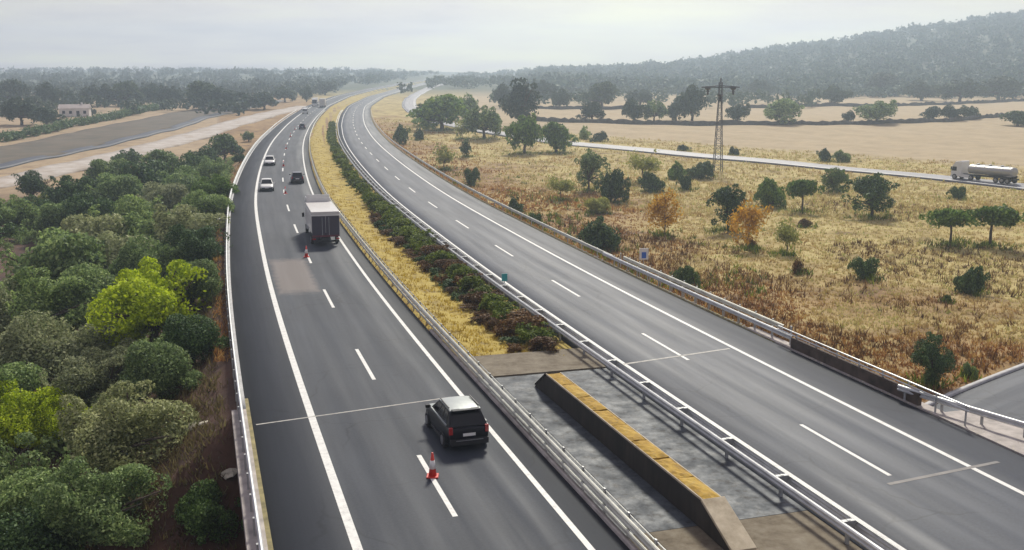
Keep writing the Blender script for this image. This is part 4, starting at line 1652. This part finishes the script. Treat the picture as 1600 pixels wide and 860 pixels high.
def proto(kind, variant, lod):
    key = (kind, variant, lod)
    if key in PROTO:
        return PROTO[key]
    seed = hash_seed(kind) * 31 + variant * 7
    nl = {'hi': 1.0, 'mid': 0.42, 'lo': 0.14}[lod]
    ls = {'hi': 1.0, 'mid': 1.45, 'lo': 2.3}[lod]
    K = {  # lobes, leaves, leaf size, rz, zc, lobe_r, fill, trunk h, flat, sparse
        'oak': (17, 26000, 0.035, 0.52, 0.66, (0.20, 0.46), 0.72, 0.5, False, False),
        'shrub': (13, 12000, 0.046, 0.56, 0.46, (0.22, 0.46), 0.68, 0.3, False, False),
        'tall': (18, 15000, 0.045, 1.00, 1.08, (0.24, 0.46), 0.70, 0.5, False, False),
        'umbrella': (20, 9000, 0.054, 0.34, 0.98, (0.24, 0.38), 0.74, 0.9, True, False),
        'airy': (20, 4200, 0.056, 0.80, 0.98, (0.30, 0.48), 0.70, 0.7, False, True),
        'olean': (20, 5000, 0.080, 0.55, 0.50, (0.26, 0.42), 0.72, 0.3, False, True),
    }[kind]
    vs, fs, lobes = crown_np(seed, K[0], int(K[1] * nl), K[2] * ls, 1.0, K[3], K[4], K[5], K[6], K[8], K[9])
    vs = vs[:]
    zmax = vs[:, 2].max()
    xmax = np.percentile(np.abs(vs[:, :2]), 99)
    me = bpy.data.meshes.new('crown')
    me.vertices.add(len(vs))
    me.vertices.foreach_set('co', vs.astype(np.float32).ravel())
    me.loops.add(fs.size)
    me.loops.foreach_set('vertex_index', fs.astype(np.int32).ravel())
    me.polygons.add(len(fs))
    me.polygons.foreach_set('loop_start', np.arange(0, fs.size, 4, dtype=np.int32))
    me.polygons.foreach_set('loop_total', np.full(len(fs), 4, np.int32))
    me.update(calc_edges=True)
    me.materials.append(M['leaf_oak'])
    r0 = {'oak': 0.085, 'shrub': 0.05, 'tall': 0.07, 'umbrella': 0.06, 'airy': 0.045, 'olean': 0.03}[kind]
    tm = trunk_mb(seed, K[4], r0, K[4], lobes, K[7])
    tme = bpy.data.meshes.new('trunk')
    tme.from_pydata(tm.v, [], tm.f)
    tme.materials.append(M['bark'])
    PROTO[key] = (me, tme, zmax, xmax)
    return PROTO[key]


def hash_seed(s):
    return sum(ord(c) * (i + 3) for i, c in enumerate(s)) % 997


TREE_N = [0]


def tree(x, y, z, w, h, kind, mat, label, cat='tree', group=None, name=None, rot=None, lean=0.0):
    d = math.hypot(x, y)
    lod = 'hi' if d < 95 else ('mid' if d < 210 else 'lo')
    TREE_N[0] += 1
    var = TREE_N[0] % 3
    me, tme, zmax, xmax = proto(kind, var, lod)
    name = name or {'oak': 'oak_tree', 'shrub': 'shrub', 'tall': 'tree', 'umbrella': 'stone_pine', 'airy': 'young_tree', 'olean': 'oleander'}[kind]
    o = empty(name, (x, y, z - 0.05), rot if rot is not None else random.uniform(0, 6.28))
    sx = w / 2 / xmax
    o.scale = (sx * random.uniform(0.95, 1.05), sx * random.uniform(0.95, 1.05), h / zmax)
    o.rotation_euler.x = lean
    cr = link('crown', me, None, o)
    cr.material_slots[0].link = 'OBJECT'
    cr.material_slots[0].material = M[mat]
    link('trunk', tme, None, o)
    tag(o, label, cat, group)
    return o


def tree_px(bx, by, wpx, hpx, kind, mat, label, cat='tree', group=None, name=None, lean=0.0, fn=None):
    p = ground_at(bx, by, 0.0, fn)
    k = p[1] / F * 1.02
    return tree(p[0], p[1], p[2], wpx * k, hpx * k, kind, mat, label, cat, group, name, None, lean)


GR = 'trees and bushes of the dry field'
RIGHT = [
    (1362, 340, 76, 72, 'tall', 'leaf_dark', 'big dark evergreen tree with ragged crown in the dry field below the side road'),
    (1301, 300, 38, 38, 'tall', 'leaf_mid', 'leafy green tree beside the side road, left of the big dark evergreen'),
    (1318, 284, 18, 20, 'shrub', 'leaf_mid', 'small green bush touching the side road verge, right of the leafy roadside tree'),
    (1137, 361, 58, 76, 'tall', 'leaf_dark', 'tall dark leaning evergreen beside the amber tree in the field'),
    (1203, 325, 46, 50, 'shrub', 'leaf_mid', 'rounded mid-green bush behind the amber tree'),
    (1253, 333, 50, 56, 'umbrella', 'leaf_mid', 'small green tree with a visible trunk right of the rounded bush'),
    (1168, 391, 58, 82, 'airy', 'leaf_amber', 'amber autumn tree in front of the tall leaning evergreen'),
    (1038, 369, 50, 78, 'airy', 'leaf_amber', 'orange-yellow autumn tree in the middle of the field'),
    (942, 392, 78, 56, 'shrub', 'leaf_dark', 'large dark bush just behind the right guardrail'),
    (920, 299, 50, 66, 'tall', 'leaf_oak', 'tall olive-green tree, left of two close together in the field'),
    (961, 317, 50, 56, 'shrub', 'leaf_dark', 'dark round tree, right of two close together in the field'),
    (876, 314, 44, 44, 'airy', 'leaf_pale', 'pale green thin sapling left of the tall olive-green tree'),
    (935, 333, 52, 26, 'shrub', 'leaf_pale', 'low pale green bush in front of the two close trees'),
    (1073, 449, 44, 38, 'shrub', 'leaf_dark', 'dark low bush right of the white and blue sign'),
    (1229, 399, 48, 62, 'airy', 'leaf_pale', 'thin pale green sapling standing alone right of the amber tree'),
    (1352, 435, 50, 36, 'shrub', 'leaf_dark', 'dark rounded bush in the middle right of the field'),
    (1518, 459, 48, 48, 'shrub', 'leaf_dark', 'dark upright bush near the right edge of the field'),
    (1484, 383, 68, 62, 'umbrella', 'leaf_mid', 'flat-topped green tree on a thin trunk, left of the pair at right'),
    (1547, 385, 80, 68, 'umbrella', 'leaf_mid', 'flat-topped green tree on a forked trunk, right of the pair at right'),
    (1453, 602, 68, 84, 'tall', 'leaf_dark', 'dark green tree rising beside the bridge parapet'),
    (1513, 591, 24, 32, 'shrub', 'leaf_oak', 'small bush right of the tree beside the parapet'),
    (1497, 312, 30, 22, 'shrub', 'leaf_dark', 'small dark bush below the tanker truck'),
    (1096, 279, 48, 28, 'shrub', 'leaf_dark', 'wide dark bush left of the pylon foot'),
    (1054, 281, 32, 30, 'shrub', 'leaf_mid', 'round green bush left of the wide dark bush by the pylon'),
    (1071, 297, 24, 24, 'shrub', 'leaf_dark', 'small dark bush below the round green bush by the pylon'),
    (1016, 301, 40, 34, 'shrub', 'leaf_dark', 'dark bush behind the orange-yellow autumn tree'),
    (1004, 285, 52, 52, 'airy', 'leaf_pale', 'yellowish thin-leaved tree right of the two close trees'),
    (736, 291, 28, 30, 'shrub', 'leaf_dark', 'narrow dark bush close behind the rail at the middle of the curve'),
    (728, 246, 20, 28, 'tall', 'leaf_dark', 'small dark upright bush beneath the big clump of trees'),
    (804, 333, 28, 27, 'shrub', 'leaf_dark', 'dark bush behind the rail below the narrow dark bush'),
    (838, 350, 22, 18, 'shrub', 'leaf_dark', 'tiny dark bush behind the rail next to the dark bush'),
    (627, 226, 30, 32, 'shrub', 'leaf_dark', 'dark bush at the inside of the far road curve'),
    (656, 219, 18, 20, 'shrub', 'leaf_dark', 'small dark bush right of the one at the far road curve'),
    (820, 240, 54, 62, 'oak', 'leaf_mid', 'round green oak, left of the pair by the start of the side road'),
    (869, 240, 54, 50, 'oak', 'leaf_mid', 'round green oak with forked trunk, right of the pair by the side road'),
    (694, 266, 40, 42, 'airy', 'leaf_pale', 'yellow-green thin shrub behind the rail at the middle of the curve'),
    (722, 218, 24, 34, 'airy', 'leaf_pale', 'slim yellow-green sapling under the big clump of trees'),
    (690, 204, 84, 56, 'oak', 'leaf_mid', 'largest green tree of the clump beside the far curve'),
    (665, 196, 40, 40, 'oak', 'leaf_dark', 'dark tree at the left end of the clump beside the far curve'),
    (756, 217, 56, 52, 'oak', 'leaf_oak', 'dense green tree at the right end of the clump'),
    (815, 200, 60, 76, 'tall', 'leaf_far', 'tall grey-green tree behind the pair of round oaks'),
    (726, 190, 40, 44, 'oak', 'leaf_oak', 'tree behind the clump beside the far curve'),
    (1248, 428, 18, 26, 'olean', 'leaf_rust', 'small dry brown bush below the lone pale sapling'),
    (1256, 355, 22, 14, 'shrub', 'leaf_rust', 'low brown bush under the small green tree with a trunk'),
    (1175, 389, 18, 20, 'shrub', 'leaf_rust', 'low dark brown bush at the foot of the amber tree'),
    (1480, 473, 12, 14, 'shrub', 'leaf_dark', 'tiny dark bush left of the upright bush at right'),
    (1288, 253, 24, 22, 'shrub', 'leaf_far', 'dark bush on the far verge of the side road, left of two'),
    (1317, 253, 28, 19, 'shrub', 'leaf_oak', 'green bush on the far verge of the side road, right of two'),
    (1148, 243, 18, 15, 'shrub', 'leaf_far', 'small bush on the far verge of the side road right of the pylon'),
    (1068, 236, 22, 10, 'shrub', 'leaf_far', 'low bush on the far verge of the side road left of the pylon'),
    (912, 218, 22, 22, 'shrub', 'leaf_oak', 'bush where the side road comes out from behind the oaks'),
    (935, 222, 28, 18, 'shrub', 'leaf_far', 'low bush on the pasture edge right of where the side road emerges'),
]
for t_ in RIGHT:
    tree_px(*t_[:7], group=GR, cat='bush' if 'bush' in t_[6] or 'shrub' in t_[6] else 'tree')
PAST = [(925, 191, 44, 32, 'leaf_far', 'pasture oak against the near stone wall, first from the left'),
        (991, 191, 42, 38, 'leaf_far', 'pasture oak against the near stone wall, second from the left'),
        (1022, 191, 36, 34, 'leaf_oak', 'pasture oak against the near stone wall, third from the left'),
        (1056, 189, 34, 30, 'leaf_far', 'pasture oak left of the tall one behind the pylon'),
        (1081, 189, 52, 58, 'leaf_far', 'tall pasture oak left of the pylon'),
        (1152, 192, 36, 30, 'leaf_far', 'pasture oak just right of the pylon'),
        (1222, 194, 58, 40, 'leaf_oak', 'wide pasture oak with open crown right of the pylon'),
        (1325, 192, 20, 20, 'leaf_far', 'small round pasture oak between two wide ones'),
        (1370, 193, 62, 36, 'leaf_oak', 'widest pasture oak with flat crown above the tanker'),
        (1456, 190, 30, 24, 'leaf_far', 'first of three small pasture oaks in a row at right'),
        (1486, 189, 34, 26, 'leaf_far', 'second of three small pasture oaks in a row at right'),
        (1514, 187, 28, 22, 'leaf_far', 'third of three small pasture oaks in a row at right'),
        (1590, 197, 50, 24, 'leaf_dark', 'dark bush at the right edge of the picture beyond the wall'),
        (1304, 165, 46, 32, 'leaf_far', 'oak behind the far stone wall, above the small round pasture oak'),
        (1188, 153, 36, 28, 'leaf_far', 'oak behind the far wall, right of the pylon head'),
        (940, 170, 54, 42, 'leaf_far', 'large far oak above the first pasture oaks'),
        (875, 170, 34, 32, 'leaf_far', 'far oak left of the large one above the pasture'),
        (1000, 166, 40, 26, 'leaf_far', 'far oak right of the large one above the pasture'),
        (1378, 150, 60, 36, 'leaf_far', 'dense dark oak at the foot of the wooded hill'),
        (1440, 158, 60, 34, 'leaf_far', 'broad oak at the hill foot, right of the dense dark one'),
        (1500, 160, 60, 36, 'leaf_far', 'broad oak at the hill foot above the three small oaks'),
        (1560, 157, 64, 38, 'leaf_far', 'broad oak at the hill foot near the right edge'),
        (790, 170, 44, 40, 'leaf_far', 'hazy oak behind the tall grey-green tree'),
        (850, 160, 40, 36, 'leaf_far', 'hazy oak right of the tall grey-green tree')]
for bx, by, w, h, mt, lab in PAST:
    tree_px(bx, by, w, h, 'oak', mt, lab, group='oaks of the far pasture', cat='tree')

FARL = [(20, 166, 56, 42, 'dark oak at the left edge below the far ridge'), (76, 170, 46, 42, 'dark round oak left of the white farmhouse'),
        (34, 196, 56, 44, 'large dark tree in front of the dark oaks at the left edge'), (73, 197, 46, 30, 'green tree in front of the white farmhouse'),
        (112, 166, 30, 18, 'small tree above the farmhouse roof'), (156, 166, 48, 34, 'first oak of the row right of the farmhouse'),
        (200, 167, 50, 40, 'second oak of the row right of the farmhouse'), (240, 166, 46, 36, 'third oak of the row right of the farmhouse'),
        (270, 168, 40, 34, 'fourth oak of the row right of the farmhouse'), (320, 173, 62, 46, 'tall clump oak where the lane bends'),
        (352, 172, 44, 36, 'oak right of the tall clump at the lane bend'), (380, 172, 40, 30, 'oak at the end of the lane row'),
        (413, 171, 40, 27, 'rounded oak between the lane and the motorway'), (479, 160, 20, 27, 'single dark tree behind the white vans at the bend'),
        (445, 160, 36, 24, 'hazy oak left of the single dark tree at the bend'), (508, 149, 36, 22, 'hazy oak right of the single dark tree at the bend')]
for bx, by, w, h, lab in FARL:
    tree_px(bx, by, w, h, 'oak', 'leaf_far', lab, group='trees beyond the pale road on the left', cat='tree')

# ---- the roadside wood on the left: crown centre, crown half width (photo pixels)
WOOD = [
    (60, 790, 95, 'leaf_oak'), (150, 775, 80, 'leaf_oak'), (-60, 740, 110, 'leaf_oak'), (-10, 860, 100, 'leaf_dark'),
    (195, 660, 82, 'leaf_grey'), (28, 640, 62, 'leaf_lime'), (112, 650, 52, 'leaf_lime'),
    (248, 572, 62, 'leaf_oak'), (300, 522, 50, 'leaf_dark'), (100, 540, 88, 'leaf_grey'), (160, 580, 62, 'leaf_grey'),
    (30, 560, 70, 'leaf_grey'), (-50, 600, 80, 'leaf_oak'),
    (238, 468, 82, 'leaf_lime'), (60, 470, 70, 'leaf_oak'), (140, 460, 64, 'leaf_oak'), (-30, 480, 70, 'leaf_grey'),
    (300, 440, 50, 'leaf_oak'), (95, 410, 70, 'leaf_oak'), (180, 405, 66, 'leaf_grey'), (250, 405, 58, 'leaf_oak'), 
    (305, 380, 44, 'leaf_dark'), (150, 372, 54, 'leaf_grey'), (230, 365, 54, 'leaf_oak'), 
    (290, 350, 48, 'leaf_grey'), (205, 335, 46, 'leaf_oak'), (140, 330, 44, 'leaf_dark'), (90, 340, 36, 'leaf_oak'), (55, 325, 30, 'leaf_dark'), (20, 330, 34, 'leaf_oak'),
    (320, 320, 36, 'leaf_oak'), (255, 315, 42, 'leaf_grey'), (180, 300, 40, 'leaf_oak'), (120, 300, 40, 'leaf_dark'), (75, 310, 16, 'leaf_pale'),
    (290, 290, 40, 'leaf_oak'), (335, 292, 28, 'leaf_mid'), (230, 278, 40, 'leaf_dark'), (170, 272, 34, 'leaf_oak'), (50, 284, 26, 'leaf_dark'),
    (300, 262, 34, 'leaf_dark'), (255, 254, 30, 'leaf_oak'), (335, 262, 26, 'leaf_oak'), (320, 242, 24, 'leaf_dark'), (200, 246, 18, 'leaf_dark'),
    (350, 226, 25, 'leaf_dark'), (388, 211, 10, 'leaf_oak'), (374, 246, 9, 'leaf_dark'),  (-50, 340, 55, 'leaf_dark'),
]
cnt = {}
CN = {'leaf_oak': 'olive-green', 'leaf_grey': 'grey-green', 'leaf_dark': 'dark green', 'leaf_lime': 'bright lime-green', 'leaf_pale': 'pale yellow', 'leaf_mid': 'fresh green'}
special = {(238, 468): 'bright lime-green tree in the middle of the roadside wood', (28, 640): 'bright lime-green tree at the left edge of the wood',
           (112, 650): 'bright lime-green tree beside the large grey-green oak', (195, 660): 'large grey-green oak standing out over the bare brown bank'}
found = []
for (cx_, cy_, rx_, mt) in WOOD:
    hgt = 5.0
    for _ in range(3):
        p = ground_at(cx_, cy_, hgt * 0.58)
        R0 = rx_ * p[1] / F
        hgt = min(7.5, max(1.6, R0 * 1.75))
    found.append((float(p[1]), p, R0, hgt, mt, (cx_, cy_)))
for (_, p, R0, hgt, mt, key) in sorted(found, key=lambda f_: f_[0]):
    lab = special.get(key)
    if not lab:
        k = cnt.get(mt, 0)
        cnt[mt] = k + 1
        lab = '%s %s of the roadside wood on the left, %s nearest of its colour' % (CN[mt], 'oak' if R0 > 1 else 'bush', ordinal(k))
    tree(p[0], p[1], float(terrain(p[0], p[1])), R0 * 2.35, hgt, 'oak', mt, lab, group='oaks of the roadside wood')
p = ground_at(330, 838)
tree(p[0], p[1], p[2], 3.0, 2.2, 'shrub', 'leaf_dark', 'dark bush low on the bare bank at the bottom left', 'bush')

# ---- oleanders along the median
yk = 52.5
k = 0
while yk < 330:
    f = (yk - 57) / 60.0
    jit = random.uniform(-0.5, 0.5)
    uu = float(WOFF(yk)) - 6.5 + jit * 0.4
    p = road_pt(yk, uu)
    mt = 'leaf_rust' if yk < 54 else ('leaf_rust' if (yk < 85 and random.random() < 0.45) else 'leaf_oleander')
    w, h = random.uniform(1.9, 2.7), random.uniform(0.9, 1.4)
    tree(p[0], p[1], float(terrain(p[0], p[1])) + 0.02, w, h, 'olean', mt,
         '%s oleander bush of the median row, %s counted from the bridge' % ('rust-brown' if mt == 'leaf_rust' else 'green', ordinal(k)), 'bush', 'oleander row of the median')
    if yk < 110:
        p = road_pt(yk + 0.8, uu - 1.25 + random.uniform(-.3, .2))
        tree(p[0], p[1], float(terrain(p[0], p[1])) + 0.02, random.uniform(1.1, 1.8), random.uniform(0.4, 0.85), 'olean', 'leaf_rust' if random.random() < 0.75 else 'leaf_dark',
             'low dry bush on the grass side of the oleanders, %s counted from the bridge' % ordinal(k), 'bush', 'dry bushes beside the oleander row')
    yk += 1.75 if yk < 120 else 3.9
    k += 1

# ------------------------------------------------------------------ distant woods (one mass each)
def wood_mass(name, n, xy_fn, size, mat, label, seed, leaves=46, leaf=0.30):
    r = np.random.default_rng(seed)
    base = []
    for q_ in range(5):
        v, f, _ = crown_np(900 + q_ + seed, 9, leaves, leaf, 1.0, 0.72, 0.75, (0.35, 0.5), 0.6)
        base.append(v)
    V = []
    for i in range(n):
        x, y = xy_fn(r)
        s = r.uniform(*size)
        v = base[i % 5]
        a = r.uniform(0, 6.28)
        ca, sa = math.cos(a), math.sin(a)
        w = np.stack([(v[:, 0] * ca - v[:, 1] * sa) * s + x, (v[:, 0] * sa + v[:, 1] * ca) * s + y, v[:, 2] * s * r.uniform(0.85, 1.15)], 1)
        w[:, 2] += float(terrain(x, y)) - 0.3
        V.append(w)
    V = np.concatenate(V)
    o = np_mesh(name, V, np.arange(len(V)).reshape(-1, 4), mat)
    return tag(o, label, 'wood', kind='stuff')


def fld(a0, a1, y0, y1):
    def fn(r):
        while True:
            y = math.exp(r.uniform(math.log(y0), math.log(y1)))
            a = r.uniform(a0, a1)
            x = a * y
            u = float(lat(x, y))
            if -16 < u < float(WOFF(y)) + 16:
                continue
            return x, y
    return fn


wood_mass('hill_wood', 3600, fld(0.02, 0.75, 690, 1480), (3.4, 8.2), 'leaf_hill', 'hazy wood covering the hill on the right', 11, leaves=64)
wood_mass('hill_wood', 900, fld(0.26, 0.62, 610, 760), (3.6, 6.0), 'leaf_hill', 'scattered edge of the wood at the foot of the hill', 12)
wood_mass('far_wood', 1700, fld(-0.75, -0.10, 620, 1900), (4.0, 6.5), 'leaf_far', 'hazy treeline along the left horizon', 13)
wood_mass('far_wood', 420, fld(-0.14, 0.06, 800, 1700), (4.0, 6.5), 'leaf_far', 'hazy treeline where the motorway vanishes', 14)
wood_mass('far_wood', 260, fld(-0.70, -0.24, 400, 620), (3.0, 5.0), 'leaf_far', 'open oak wood behind the farmhouse', 15)
wood_mass('far_wood', 130, fld(-0.02, 0.30, 470, 700), (3.0, 5.2), 'leaf_far', 'open oak wood on the pasture behind the near wall', 16)

def under_wood(r):
    while True:
        y = r.uniform(36, 215)
        u = -8.6 - 30 * r.random() ** 0.8
        if y < 62 and u > -14.5:
            continue
        p = road_pt(y, u)
        if p[0] / max(p[1], 1) < -0.62 or float(dist_poly(p[0], p[1], UND)) < 7:
            continue
        if p[0] / p[1] < -0.44 and 75 < p[1] < 125:      # the clearing at the left edge
            continue
        return p[0], p[1]


wood_mass('undergrowth', 420, under_wood, (0.8, 1.7), 'leaf_oak', 'low scrub filling the gaps under the roadside oaks', 17, leaves=420, leaf=0.11)
# hedge row left of the ploughed field
HP = free_path([(-260, 268), (-100, 243), (0, 222), (70, 209), (150, 192), (215, 178), (270, 168)], natural)
r = np.random.default_rng(5)
V = []
hb_, _, _ = crown_np(77, 10, 120, 0.22, 1.0, 0.75, 0.7, (0.35, 0.5), 0.6)
s_ = np.concatenate([[0], np.cumsum(np.linalg.norm(np.diff(HP, axis=0), axis=1))])
for s0 in np.arange(0, s_[-1], 1.6):
    x = np.interp(s0, s_, HP[:, 0]) + r.normal(0, 0.5)
    y = np.interp(s0, s_, HP[:, 1]) + r.normal(0, 1.0)
    k = r.uniform(1.7, 2.5)
    v = hb_ * k
    a = r.uniform(0, 6.28)
    V.append(np.stack([v[:, 0] * math.cos(a) - v[:, 1] * math.sin(a) + x, v[:, 0] * math.sin(a) + v[:, 1] * math.cos(a) + y, v[:, 2] + float(terrain(x, y)) - 0.2], 1))
V = np.concatenate(V)
hd = np_mesh('hedge', V, np.arange(len(V)).reshape(-1, 4), 'leaf_hedge')
tag(hd, 'long pale green hedge between the ploughed field and the farmhouse', 'hedge')

# ------------------------------------------------------------------ dry stone walls
def stone_wall(px_pts, label, h=1.3, seed=1):
    P = free_path(px_pts)
    r = random.Random(seed)
    s = np.concatenate([[0], np.cumsum(np.linalg.norm(np.diff(P, axis=0), axis=1))])
    rings = []
    for d in np.arange(0, s[-1], 1.5):
        x, y = np.interp(d, s, P[:, 0]), np.interp(d, s, P[:, 1])
        z = float(terrain(x, y))
        hh = h * r.uniform(0.7, 1.2)
        rings.append([(x, y - 0.45, z - 0.3), (x, y - 0.35 + r.uniform(-.1, .1), z + hh * 0.6), (x, y - 0.15, z + hh), (x, y + 0.2, z + hh * 0.95), (x, y + 0.45, z - 0.3)])
    o = MB().loft(rings).build('stone_wall', 'dry_wall', None)
    return tag(o, label, 'wall')


stone_wall([(835, 189), (900, 192), (1000, 195), (1080, 196.5), (1217, 196), (1364, 194), (1444, 192), (1503, 189), (1590, 181), (1700, 172)], 'dark stone wall along the far side of the tan pasture', 1.5, 1)
stone_wall([(1160, 170), (1287, 166), (1336, 167), (1451, 165), (1521, 162), (1600, 158), (1700, 154)], 'farther dark stone wall below the wooded hill', 1.5, 2)
stone_wall([(835, 170), (900, 170.5), (985, 170)], 'short stretch of stone wall behind the pasture oaks', 1.4, 3)

# ------------------------------------------------------------------ farmhouse on the left
p = ground_at(118, 182)
hs = empty('farmhouse', (p[0], p[1], p[2]), 0.25)
tag(hs, 'low white farmhouse among the trees beyond the hedge', 'house')
W_, D_, H_ = 10.5, 6.0, 3.0
MB().box((0, 0, H_ / 2), (W_, D_, H_)).build('wall', 'house_wall', hs)
m = MB()
m.loft([[(x, -D_ / 2 - 0.3, H_ + 0.01), (x, 0, H_ + 1.5), (x, D_ / 2 + 0.3, H_ + 0.01)] for x in (-W_ / 2 - 0.3, W_ / 2 + 0.3)])
m.build('roof', 'house_roof', hs)
MB().box((2.5, 0.3, H_ + 1.5), (0.6, 0.6, 1.3)).build('chimney', 'house_wall', hs)
for x in (-3.6, -1.2, 3.8):
    MB().box((x, -D_ / 2 - 0.02, 1.6), (1.0, 0.06, 1.1)).build('window', 'car_glass', hs)
MB().box((1.4, -D_ / 2 - 0.02, 1.06), (1.1, 0.06, 2.1)).build('door', 'black_plastic', hs)

# ------------------------------------------------------------------ grass and weeds (uncountable)
def tufts(name, mat, pts, hmin, hmax, blades, wid, label, seed, spread=0.25):
    r = np.random.default_rng(seed)
    n = len(pts)
    P = np.repeat(pts, blades, 0)
    k = len(P)
    a = r.uniform(0, 2 * np.pi, k)
    rad_ = r.uniform(0, spread, k)
    B = P + np.stack([np.cos(a) * rad_, np.sin(a) * rad_, np.zeros(k)], 1)
    h = r.uniform(hmin, hmax, k)
    h *= np.repeat(r.uniform(0.6, 1.3, n), blades)
    lean = r.normal(0, 0.35, (k, 2))
    tip = B + np.stack([lean[:, 0] * h, lean[:, 1] * h, h], 1)
    b = r.uniform(0, np.pi, k)
    wv = np.stack([np.cos(b), np.sin(b), np.zeros(k)], 1) * (wid * r.uniform(0.6, 1.4, k))[:, None]
    V = np.empty((k * 3, 3))
    V[0::3] = B - wv
    V[1::3] = B + wv
    V[2::3] = tip
    V[:, 2] -= 0.02
    o = np_mesh(name, V, np.arange(k * 3).reshape(-1, 3), mat)
    return tag(o, label, 'grass', kind='stuff')


def scatter(n, a0, a1, r0, r1, keep, seed, power=1.0):
    r = np.random.default_rng(seed)
    a = r.uniform(a0, a1, n)
    d = np.exp(r.uniform(math.log(r0), math.log(r1), n))
    x, y = np.sin(a) * d, np.cos(a) * d
    k = keep(x, y)
    x, y = x[k], y[k]
    return np.stack([x, y, terrain(x, y)], 1)


dside = lambda x, y: dist_poly(x, y, SIDE[::6])
right_ok = lambda x, y: (lat(x, y) > WOFF(y) + 7.5) & (dist_poly(x, y, UND) > 4.6) & (dside(x, y) > 4.2)
pts = scatter(60000, R_(-14), R_(44), 42, 190, right_ok, 21)
tufts('dry_grass', 'dry_grass', pts, 0.10, 0.36, 6, 0.06, 'dry straw grass covering the field on the right', 31, 0.35)
pts = scatter(26000, R_(-14), R_(36), 150, 420, lambda x, y: right_ok(x, y) & (x * 1.03 + y < 330), 22)
tufts('dry_grass', 'dry_grass', pts, 0.2, 0.6, 4, 0.11, 'dry straw grass on the farther part of the field', 32, 0.6)
pts = scatter(9000, R_(0), R_(36), 44, 170, lambda x, y: right_ok(x, y) & (np.sin(x * 0.13 + 1) + np.sin(y * 0.11 + x * 0.05) > 0.35), 23)
tufts('weeds', 'leaf_rust', pts, 0.25, 0.75, 7, 0.05, 'brown weeds in patches over the dry field', 33, 0.45)
bank_ok = lambda x, y: right_ok(x, y) & (lat(x, y) < WOFF(y) + 8 + 34 * RNG.random(np.shape(x)) ** 1.5) & (np.sin(x * 0.37 + 0.6) + np.sin(y * 0.29 + x * 0.19) + 0.8 * RNG.random(np.shape(x)) > -0.1)
pts = scatter(15000, R_(4), R_(36), 44, 130, bank_ok, 27)
tufts('weeds', 'leaf_rust', pts, 0.25, 0.85, 7, 0.05, 'rust-brown weeds massed on the bank behind the parapet', 38, 0.4)
und = []
for t_ in RIGHT:
    p = ground_at(t_[0], t_[1])
    wm = t_[2] * p[1] / F
    for _ in range(int(10 + wm * 6)):
        a_, d_ = random.uniform(0, 6.28), random.gauss(0, 0.42) * wm
        und.append((p[0] + math.cos(a_) * d_, p[1] + math.sin(a_) * d_))
und = np.array(und)
und = und[right_ok(und[:, 0], und[:, 1])]
tufts('undergrowth', 'leaf_oleander', np.column_stack([und, terrain(und[:, 0], und[:, 1])]), 0.25, 0.8, 8, 0.07, 'green and brown scrub at the feet of the field trees', 37, 0.6)
sc_ok = lambda x, y: right_ok(x, y) & (lat(x, y) < WOFF(y) + 10 + 26 * RNG.random(np.shape(x))) & (np.sin(x * 0.31) + np.sin(y * 0.23 + x * 0.2) > 0.1)
pts = scatter(5200, R_(-12), R_(14), 75, 240, sc_ok, 28)
tufts('scrub', 'leaf_oleander', pts, 0.25, 0.8, 8, 0.08, 'olive scrub scattered between the right rail and the field', 39, 0.6)
pts = scatter(30000, R_(-24), R_(14), 50, 330, lambda x, y: (lat(x, y) > 5.2) & (lat(x, y) < WOFF(y) - 6.0) & (y > 53.6), 24)
tufts('median_grass', 'median_grass', pts, 0.08, 0.30, 6, 0.04, 'bright yellow dry grass of the median strip', 34, 0.3)
left_ok = lambda x, y: (lat(x, y) < -7.3) & (lat(x, y) > -30) & (dist_poly(x, y, UND) > 4.6)
pts = scatter(26000, R_(-34), R_(-8), 30, 240, left_ok, 25)
tufts('bank_grass', 'bank_grass', pts, 0.10, 0.45, 6, 0.04, 'brown grass and litter on the left bank', 35, 0.35)
verge = lambda x, y: (((lat(x, y) > WOFF(y) + 6.45) & (lat(x, y) < WOFF(y) + 7.6)) | ((lat(x, y) < -6.4) & (lat(x, y) > -7.6)) | ((lat(x, y) > 4.8) & (lat(x, y) < 5.3)))
pts = scatter(60000, R_(-20), R_(30), 56, 240, lambda x, y: verge(x, y) & (dist_poly(x, y, UND) > 9), 26)
pts[:, 2] = np.maximum(pts[:, 2], E(pts[:, 1]) - 0.3)
tufts('verge_grass', 'dry_grass', pts, 0.10, 0.35, 5, 0.03, 'straw grass growing under the guardrails', 36, 0.2)

# ------------------------------------------------------------------ haze
hz_m = bpy.data.materials.new('haze')
hz_m.use_nodes = True
hz_m.node_tree.nodes.clear()
ho = hz_m.node_tree.nodes.new('ShaderNodeOutputMaterial')
hv = hz_m.node_tree.nodes.new('ShaderNodeVolumePrincipled')
hv.inputs['Color'].default_value = (0.70, 0.84, 1.0, 1)
hv.inputs['Density'].default_value = 0.0005
hv.inputs['Anisotropy'].default_value = 0.6
hz_m.node_tree.links.new(hv.outputs[0], ho.inputs['Volume'])
M['haze'] = hz_m
hx = MB().box((0, 0, 0), (4720, 4720, 134)).build('haze', 'haze', None, loc=(0, 0, 134 / 2 - 10.0))
tag(hx, kind='stuff')
